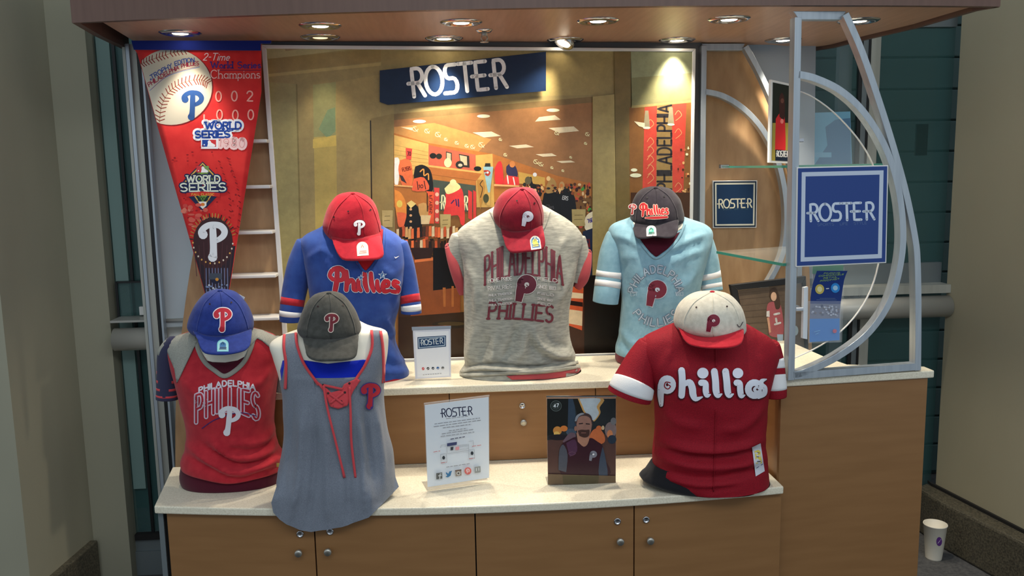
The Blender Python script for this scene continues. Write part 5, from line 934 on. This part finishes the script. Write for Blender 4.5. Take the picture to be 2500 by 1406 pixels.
# --- 5: pale blue tee, back right
Y5 = atz(1530, 888, .892).y + .035
m5_ = thing('mannequin', 'half mannequin in a pale blue tee with a round emblem, back row right', 'mannequin', (onp(1605, 880, Y5).x, Y5, .892), 'shirt mannequins')
b5 = torso([(500, 1560, 1650, .05, .05), (525, 1550, 1662, .05, .06), (545, 1510, 1705, .06, .07), (575, 1500, 1722, .09, .08), (640, 1510, 1710, .11, .09), (740, 1522, 1700, .10, .09), (880, 1510, 1720, .10, .09)], Y5, zmin=.892); b5.build('torso_form', 'body', m5_, True)
s5 = torso([(524, 1556, 1656, .04, .05), (534, 1530, 1684, .055, .065), (548, 1496, 1722, .07, .08), (570, 1486, 1738, .092, .085), (610, 1500, 1730, .115, .09), (660, 1512, 1714, .125, .095), (720, 1519, 1703, .118, .095), (770, 1516, 1706, .105, .09), (815, 1512, 1714, .103, .09), (850, 1504, 1724, .11, .095), (866, 1506, 1722, .11, .095), (874, 1520, 1700, .105, .09)], Y5,
    zmin=.8925, wr=creases([([(1630, 610), (1680, 585), (1728, 570)], .008, 7), ([(1634, 625), (1685, 606), (1722, 592)], -.006, 6), ([(1632, 640), (1680, 622), (1715, 612)], .007, 7), ([(1575, 610), (1535, 585), (1500, 575)], .006, 8), ([(1514, 640), (1535, 625), (1560, 630)], .006, 8), ([(1512, 800), (1540, 835), (1580, 850)], .009, 9), ([(1510, 825), (1535, 855), (1570, 865)], -.008, 7), ([(1700, 660), (1680, 690), (1650, 700)], .005, 10)], folds((8, 9, .7, .0035, 560, 870))))
sh = s5.build('shirt', 'sky', m5_, True); S5 = Surf(s5, Y5-.1); S5.a = Y5
u5 = torso([(850, 1507, 1720, .106, .09), (868, 1503, 1724, .109, .09), (882, 1506, 1720, .106, .09), (889, 1530, 1700, .1, .09)], Y5+.002, zmin=.892); u5.build('under_vest', 'darkmar' if 0 else 'maroon', m5_, True)
patch('skin', [(1548, 530), (1664, 530), (1668, 556), (1640, 572), (1560, 572), (1545, 556)], S5, .002, 'body', sh); patch('vest_neck', [(1556, 574), (1600, 580), (1640, 576), (1660, 566), (1640, 600), (1602, 628), (1574, 604)], S5, .002, 'darkmar', sh)
ribbon('collar', [spline([(1543, 545), (1556, 578), (1578, 610), (1602, 630), (1634, 608), (1660, 575), (1672, 545)], 5)], 6, S5, .004, 'sky', sh)
sleeve('sleeve', [(1508, 580, 58, Y5), (1494, 620, 60, Y5), (1487, 670, 62, Y5), (1481, 715, 62, Y5-.01), (1478, 738, 61, Y5-.01)], 'sky', m5_, [(.46, .545, 'trim'), (.60, .70, 'trim')])
sleeve('sleeve', [(1712, 590, 56, Y5), (1724, 630, 56, Y5), (1734, 680, 52, Y5), (1740, 712, 48, Y5-.01)], 'sky', m5_, [(.60, .70, 'trim'), (.78, .90, 'trim')])
a = Art(S5, .003); GB = (176, 200, 214)
def circ(s, cx, cy, r, h, a0, a1, inward=False): return text(s, lambda u, v: (lambda t, rr: (cx+rr*cos(t), cy+rr*1.08*sin(t)))(radians(a0+(a1-a0)*u), r+(-h*v if inward else h*v)), .35)
for off, c in ((0, (124, 120, 132)), (0, GB)): a.lines(circ('PHILADELPHIA', 1602, 722, 52, 17, 188, 352) + circ('PHILLIES', 1602, 722, 69, 17, 145, 36, True), c, 2.4, 1.0 if c != GB else 0)
a.lines(text('EST', line_fn(1539, 722, 1556, 722, 9)) + text('1883', line_fn(1649, 722, 1668, 722, 9)), GB, 1.6)
retro_p(a, 1603, 716, 62, (124, 48, 64), (190, 206, 216), 1.8); a.build('print', sh)
# --- 6: crimson jersey, front right
Y6 = atz(1760, 1206, .62).y + .10
m6 = thing('mannequin', 'half mannequin in a crimson button jersey with white bubble lettering, front row right', 'mannequin', (onp(1735, 1195, Y6).x, Y6, .62), 'shirt mannequins')
s6 = torso([(772, 1690, 1780, .05, .06), (788, 1655, 1818, .06, .07), (806, 1612, 1850, .07, .085), (828, 1572, 1882, .082, .095), (860, 1556, 1898, .10, .10), (910, 1574, 1882, .132, .105), (965, 1597, 1868, .13, .105), (1020, 1601, 1865, .12, .1), (1070, 1598, 1862, .116, .1), (1110, 1594, 1866, .12, .1), (1150, 1598, 1869, .124, .1), (1172, 1612, 1868, .126, .1), (1190, 1660, 1852, .128, .1), (1203, 1730, 1835, .125, .09), (1208, 1765, 1815, .12, .08)], Y6,
    zmin=.6205, wr=creases([([(1600, 1072), (1680, 1096), (1780, 1098), (1862, 1074)], .012, 9), ([(1598, 1090), (1680, 1114), (1780, 1116), (1864, 1094)], -.010, 8), ([(1596, 1108), (1680, 1136), (1780, 1138), (1866, 1118)], .010, 9), ([(1600, 1140), (1700, 1168), (1800, 1160), (1866, 1140)], -.009, 8), ([(1610, 1160), (1700, 1182), (1800, 1176)], .008, 8), ([(1640, 850), (1618, 890), (1608, 915)], .004, 12), ([(1850, 860), (1862, 900), (1866, 930)], .004, 12), ([(1615, 990), (1650, 1030), (1720, 1045)], .006, 11), ([(1860, 1000), (1820, 1040), (1760, 1050)], .006, 11)], folds((6, 8, .5, .004, 820, 1190))))
sh = s6.build('jersey', 'mesh', m6, True); S6 = Surf(s6, Y6-.1); S6.a = Y6
u6 = torso([(1130, 1590, 1868, .11, .1), (1150, 1576, 1871, .118, .1), (1165, 1563, 1872, .122, .1), (1180, 1600, 1873, .124, .1), (1192, 1650, 1870, .12, .1)], Y6+.004, zmin=.620); u6.build('under_shirt', 'charcoal', m6, True)
sleeve('sleeve', [(1590, 850, 74, Y6), (1570, 885, 86, Y6-.01), (1552, 925, 98, Y6-.02), (1542, 950, 106, Y6-.03), (1536, 966, 108, Y6-.03)], 'mesh', m6, [(.62, .86, 'trim')])
sleeve('sleeve', [(1876, 850, 56, Y6), (1886, 885, 54, Y6-.01), (1890, 915, 52, Y6-.02), (1893, 945, 52, Y6-.03), (1894, 968, 50, Y6-.03)], 'mesh', m6, [(.22, .38, 'trim'), (.52, .82, 'trim')])
a = Art(S6, .0045); j6 = lambda *p: [(1600+x/2.778, 900+y/2.778)+((w/2.778,)) for x, y, w in p]
jr = [j6(*[(80+34*cos(radians(t)), 108+34*sin(radians(t))*1.1, 52) for t in range(150, 500, 20)]), spline(j6((42, 110, 50), (36, 170, 44), (38, 215, 36), (40, 245, 26)), 5),
  spline(j6((178, 12, 46), (182, 60, 46), (182, 120, 46), (178, 182, 44)), 4), spline(j6((190, 110, 30), (230, 92, 44), (250, 130, 48), (256, 175, 46), (275, 205, 34), (318, 192, 10)), 5),
  spline(j6((312, 95, 44), (340, 100, 40), (342, 150, 42), (352, 180, 36), (372, 176, 10)), 5), spline(j6((400, 18, 46), (408, 80, 46), (412, 150, 46), (425, 182, 36), (450, 172, 10)), 5), spline(j6((476, 18, 46), (484, 80, 46), (490, 150, 46), (502, 182, 36), (528, 172, 10)), 5),
  spline(j6((552, 95, 44), (572, 100, 40), (576, 150, 42), (584, 184, 36), (606, 180, 10)), 5), j6(*[(672+42*cos(radians(t)), 138+44*sin(radians(t)), 46) for t in range(340, 20, -20)]), spline(j6((712, 150, 22), (690, 160, 20), (672, 140, 20), (690, 122, 16)), 5),
  spline(j6((752, 72, 10), (722, 84, 30), (720, 110, 34), (742, 130, 34), (738, 170, 34), (700, 192, 26)), 5)]
dots = ((322, 30, 36), (560, 30, 34))
for dx, c in ((2.2, (70, 16, 26)), (0, (226, 228, 238))):
    a.lines([[(x-dx*.4, y+dx, w) for x, y, w in l] for l in jr], c, 3, 1.2 if dx else 0)
    for x, y, r in dots: X, Yy, _ = j6((x, y, 1))[0]; a.ell(X-dx*.4, Yy+dx, r/2.6, r/2.7, c, 0, 6)
a.lines([spline([p[:2] for p in j6((100, 95, 1), (70, 92, 1), (62, 122, 1), (85, 138, 1), (102, 120, 1), (84, 108, 1))], 5)], (150, 20, 40), 2.6); a.build('print', sh)
ribbon('placket', [spline([(1748, 840), (1748, 895)], 3), spline([(1748, 1000), (1746, 1080), (1742, 1200)], 5)], 3, S6, .002, 'mesh', sh)
a = Art(S6, .004); tq = [(1836, 1092), (1857, 1082), (1867, 1150), (1845, 1163)]
a.poly(tq, (206, 206, 214), 8); a.poly([LP(tq, .22, .14), LP(tq, .85, .14), LP(tq, .85, .68), LP(tq, .22, .68)], (216, 196, 90), 8); a.lines([[LP(tq, .35, .2), LP(tq, .7, .3)], [LP(tq, .35, .38), LP(tq, .75, .45)], [LP(tq, .4, .55), LP(tq, .7, .6)]], (70, 60, 60), 2); a.lines([[LP(tq, .1, .75), LP(tq, .9, .73)]], (90, 90, 130), 1.5); a.build('hem_label', sh)
# ------------------------------------------------------------ caps
def cap(label, m, mb_, crown, junc, outer, Y, seams, button, dep=.095, brim_len=.06, base=None, holes=()):
    rows_ = [(y, l, r, (r-l)/2/FPX*2.6*1.08, (r-l)/2/FPX*2.6*1.0) for y, l, r in crown]
    cb = torso(rows_, Y, 44, 2.0, folds((9, 9, .6, .0035 if m != 'c_cream' else .001, crown[0][0]+10, crown[-1][0])))
    t = thing('baseball_cap', label, 'cap', onp((crown[-1][1]+crown[-1][2])/2, crown[-1][0], Y), 'caps on the mannequins')
    co_ = cb.build('crown', m, t, True); S = Surf(cb, Y); S.a = Y
    J = dens(spline(junc, 5), 2); O = dens(spline(outer, 5), 2); nu, nv = 30, 9; V = []
    for i in range(nu+1):
        u = i/nu; j = J[int(u*(len(J)-1))]; o_ = O[int(u*(len(O)-1))]; yj = S.hit(j[0], j[1], 0).y
        for k in range(nv+1):
            v = k/nv; x, y = j[0]+(o_[0]-j[0])*v, j[1]+(o_[1]-j[1])*v
            V.append(onp(x, y, yj - brim_len*v*max(0, sin(pi*u))**.6 + .001))
    bm_ = MB().add(V, [(i*(nv+1)+k, i*(nv+1)+k+1, (i+1)*(nv+1)+k+1, (i+1)*(nv+1)+k) for i in range(nu) for k in range(nv)])
    br_ = bm_.build('brim', mb_, t, True, solid=.004)
    SB_ = Surf(bm_, Y-.06); SB_.a = Y-.1
    ribbon('seam', [spline(s_, 5) for s_ in seams], 2.2, S, .0012, m, co_, .0015)
    ribbon('stitching', [[(J[k][0]*(1-v)+O[k*(len(O)-1)//(len(J)-1)][0]*v, J[k][1]*(1-v)+O[k*(len(O)-1)//(len(J)-1)][1]*v) for k in range(int(len(J)*.12), int(len(J)*.88), 3)] for v in (.3, .5, .7)], .9, SB_, .0008, mb_, br_, .0008)
    bx_, by_, bc = button; q = S.hit(bx_, by_+3, 0); MB().lathe(q, [(0, -.003), (.008, -.003), (.0075, .002), (.004, .004), (0, .0045)], 16).build('button', bc or m, t, True)
    a = Art(S, .003)
    for x, y in holes: a.ell(x, y, 2.2, 2.2, (40, 16, 20) if m != 'c_navy' else (20, 20, 26), 0, 4)
    return t, co_, S, br_, SB_, a
for n_, c_, d_ in (('c_red', (178, 28, 46), (164, 24, 42)), ('c_maroon', (146, 26, 44), (132, 22, 40)), ('c_navy', (52, 48, 56), (44, 40, 48)), ('c_blue', (38, 58, 134), (32, 50, 122)), ('c_char', (74, 74, 70), (62, 62, 58)), ('c_cream', (216, 210, 194), (200, 194, 178)), ('c_redbrim', (196, 30, 48), (186, 26, 42))): M[n_] = fabric(n_.replace('c_', 'twill '), c_, d_, 70, (1, 1, 1), .3)
def sticker(SBr, par, pts, fn, m='gloss'):
    a = Art(SBr, .0035); fn(a); a.build('sticker', par, m)
def oval_st(cx, cy, w, h, cols, rot=0.):
    def f(a):
        c, s_ = cos(radians(rot)), sin(radians(rot)); R = lambda x, y: (cx+x*c-y*s_, cy+x*s_+y*c)
        for i, (k, col) in enumerate(zip((1, .82, .55), cols)): a.poly([R(x*k, y*k) for x, y in [(-w/2, h/2), (w/2, h/2)] + [(w/2*cos(radians(t)), -h*.1-h*.4*sin(radians(t))) for t in range(0, 181, 15)]], col, 6)
        a.lines([[R(-w*.3, h*.3), R(w*.3, h*.3)], [R(-w*.25, h*.18), R(w*.3, h*.18)], [R(-w*.1, -h*.1), R(0, -h*.28), R(w*.1, -h*.1)]], cols[3], 1.8)
    return f
t, cr_, S, br_, SB_, a = cap('bright red cap with a white letter on the royal blue mannequin', 'c_red', 'c_red', [(469, 848, 872), (474, 828, 888), (485, 815, 905), (505, 802, 918), (530, 793, 925), (555, 789, 930), (578, 800, 930), (590, 815, 925)], [(810, 578), (840, 584), (868, 583), (900, 577), (928, 570)], [(811, 582), (816, 600), (824, 618), (838, 634), (872, 636), (920, 633), (936, 624), (934, 600), (928, 573)], Y3-.03,
    [[(862, 472), (880, 500), (888, 530), (890, 575)], [(858, 472), (825, 505), (806, 545), (800, 572)], [(866, 472), (905, 500), (922, 540), (928, 565)]], (861, 470, None), holes=((850, 516), (905, 512), (815, 530)))
a.lines(logo_p(877, 556, 37, 3), (120, 20, 40), 4, 1.6); a.lines(logo_p(877, 556, 37, 3), (240, 236, 240), 4); a.build('emblem', cr_); sticker(SB_, br_, 0, oval_st(885, 607, 28, 34, ((234, 222, 190), (226, 206, 176), (234, 222, 190), (170, 70, 60)), -4))
t, cr_, S, br_, SB_, a = cap('maroon cap with a white rounded letter on the grey tee mannequin', 'c_maroon', 'c_maroon', [(457, 1260, 1290), (462, 1240, 1305), (476, 1222, 1314), (495, 1210, 1322), (518, 1204, 1326), (540, 1208, 1326), (556, 1220, 1323), (566, 1232, 1316)], [(1224, 558), (1250, 565), (1280, 564), (1305, 558), (1323, 551)], [(1225, 564), (1230, 585), (1237, 606), (1250, 617), (1282, 615), (1318, 611), (1330, 602), (1330, 580), (1324, 554)], Y4-.075,
    [[(1276, 460), (1292, 490), (1298, 520), (1296, 562)], [(1272, 460), (1240, 490), (1222, 525), (1222, 556)], [(1280, 460), (1308, 485), (1322, 520), (1323, 548)]], (1275, 459, None), holes=((1262, 490), (1305, 496)))
retro_p(a, 1288, 534, 36, (236, 232, 240), (96, 22, 44), 1.0); a.build('emblem', cr_); sticker(SB_, br_, 0, oval_st(1307, 592, 25, 33, ((206, 206, 190), (60, 110, 150), (200, 190, 70), (40, 40, 50)), -8))
t, cr_, S, br_, SB_, a = cap('near-black cap with red script lettering on the pale blue mannequin', 'c_navy', 'c_navy', [(455, 1588, 1614), (460, 1570, 1634), (472, 1556, 1648), (490, 1547, 1660), (510, 1542, 1666), (528, 1540, 1669), (542, 1543, 1666), (552, 1556, 1652)], [(1543, 543), (1570, 548), (1600, 549), (1630, 543), (1655, 536)], [(1544, 548), (1548, 565), (1553, 580), (1575, 582), (1600, 578), (1632, 581), (1650, 574), (1655, 560), (1656, 540)], Y5-.03,
    [[(1601, 458), (1604, 480), (1604, 547)], [(1597, 458), (1570, 480), (1556, 510), (1552, 542)], [(1605, 458), (1632, 478), (1650, 510), (1654, 534)]], (1601, 456, None), brim_len=.055, holes=((1580, 482), (1622, 479)))
w_ = script(1563, 525, 1634, 523, 24, 4.0); wu = script_under(1563, 525, 1634, 523, 24, 5)
a.lines(w_+wu, (236, 196, 176), 2, 1.2); a.lines(w_+wu, (196, 44, 50), 2); a.build('emblem', cr_); a = Art(S, .003); a.lines(logo_p(1544, 511, 26, 4), (236, 220, 220), 3, 1); a.lines(logo_p(1544, 511, 26, 4), (190, 50, 56), 2, -.8); a.build('side_emblem', cr_); sticker(SB_, br_, 0, oval_st(1590, 563, 24, 26, ((226, 226, 216), (190, 210, 206), (80, 170, 150), (40, 50, 50)), -3))
t, cr_, S, br_, SB_, a = cap('royal blue cap with a red letter on the red and grey tee mannequin', 'c_blue', 'c_blue', [(707, 522, 552), (713, 505, 572), (726, 491, 588), (748, 476, 604), (775, 465, 615), (795, 461, 618), (808, 470, 614), (818, 485, 600)], [(472, 808), (500, 818), (535, 821), (575, 816), (613, 804)], [(474, 813), (483, 830), (490, 850), (503, 863), (545, 866), (588, 859), (607, 848), (613, 830), (614, 808)], Y1-.03,
    [[(537, 709), (542, 740), (544, 819)], [(533, 709), (500, 740), (484, 785), (480, 808)], [(541, 709), (580, 740), (600, 780), (606, 803)]], (537, 707, None), holes=((512, 742), (565, 738)))
a.lines(logo_p(543, 781, 58, 2), (230, 220, 226), 6, 2.2); a.lines(logo_p(543, 781, 58, 2), (190, 34, 52), 6); a.build('emblem', cr_); sticker(SB_, br_, 0, oval_st(544, 843, 28, 30, ((120, 190, 200), (150, 200, 206), (60, 110, 160), (30, 40, 60)), 0))
a = Art(Surf(a=Y1+.05), .0); MB().slab([onp(x, y, Y1+.03) for x, y in ((578, 715), (598, 726), (594, 734), (580, 722))], .001).build('price_tag', 'paper', t)
t, cr_, S, br_, SB_, a = cap('washed charcoal cap with a maroon letter on the lace-up tank mannequin', 'c_char', 'c_char', [(713, 788, 820), (719, 768, 836), (734, 753, 850), (757, 740, 866), (784, 731, 877), (804, 728, 882), (818, 738, 876), (828, 752, 866)], [(740, 824), (770, 828), (806, 829), (842, 825), (873, 816)], [(742, 830), (745, 850), (752, 872), (775, 881), (806, 881), (846, 879), (868, 871), (873, 850), (874, 822)], Y2-.03,
    [[(803, 715), (808, 745), (808, 827)], [(799, 715), (768, 745), (752, 790), (748, 822)], [(807, 715), (842, 742), (862, 785), (868, 815)]], (803, 713, None), holes=((776, 748), (838, 744)))
a.lines(logo_p(809, 788, 44, 4), (206, 190, 176), 5, 2); a.lines(logo_p(809, 788, 44, 4), (112, 24, 38), 5); a.build('emblem', cr_)
t, cr_, S, br_, SB_, a = cap('cream cap with a flat red brim and maroon rounded letter on the crimson jersey mannequin', 'c_cream', 'c_redbrim', [(711, 1724, 1756), (716, 1698, 1776), (728, 1676, 1792), (748, 1658, 1806), (772, 1649, 1814), (792, 1648, 1816), (806, 1658, 1814), (820, 1690, 1795)], [(1655, 798), (1685, 815), (1730, 823), (1780, 815), (1813, 803)], [(1660, 804), (1666, 822), (1682, 840), (1715, 848), (1750, 850), (1785, 848), (1808, 840), (1815, 825), (1815, 807)], Y6-.03,
    [[(1739, 713), (1741, 745), (1742, 821)], [(1735, 713), (1695, 738), (1672, 775), (1668, 805)], [(1743, 713), (1785, 738), (1804, 775), (1808, 802)]], (1739, 710, 'c_redbrim'), holes=((1700, 750), (1775, 748)))
retro_p(a, 1741, 789, 42, (124, 22, 46), (226, 206, 200), 1.); a.lines([spline([(1800, 792), (1806, 798), (1814, 786)], 4)], (60, 50, 60), 1.6); a.build('emblem', cr_)
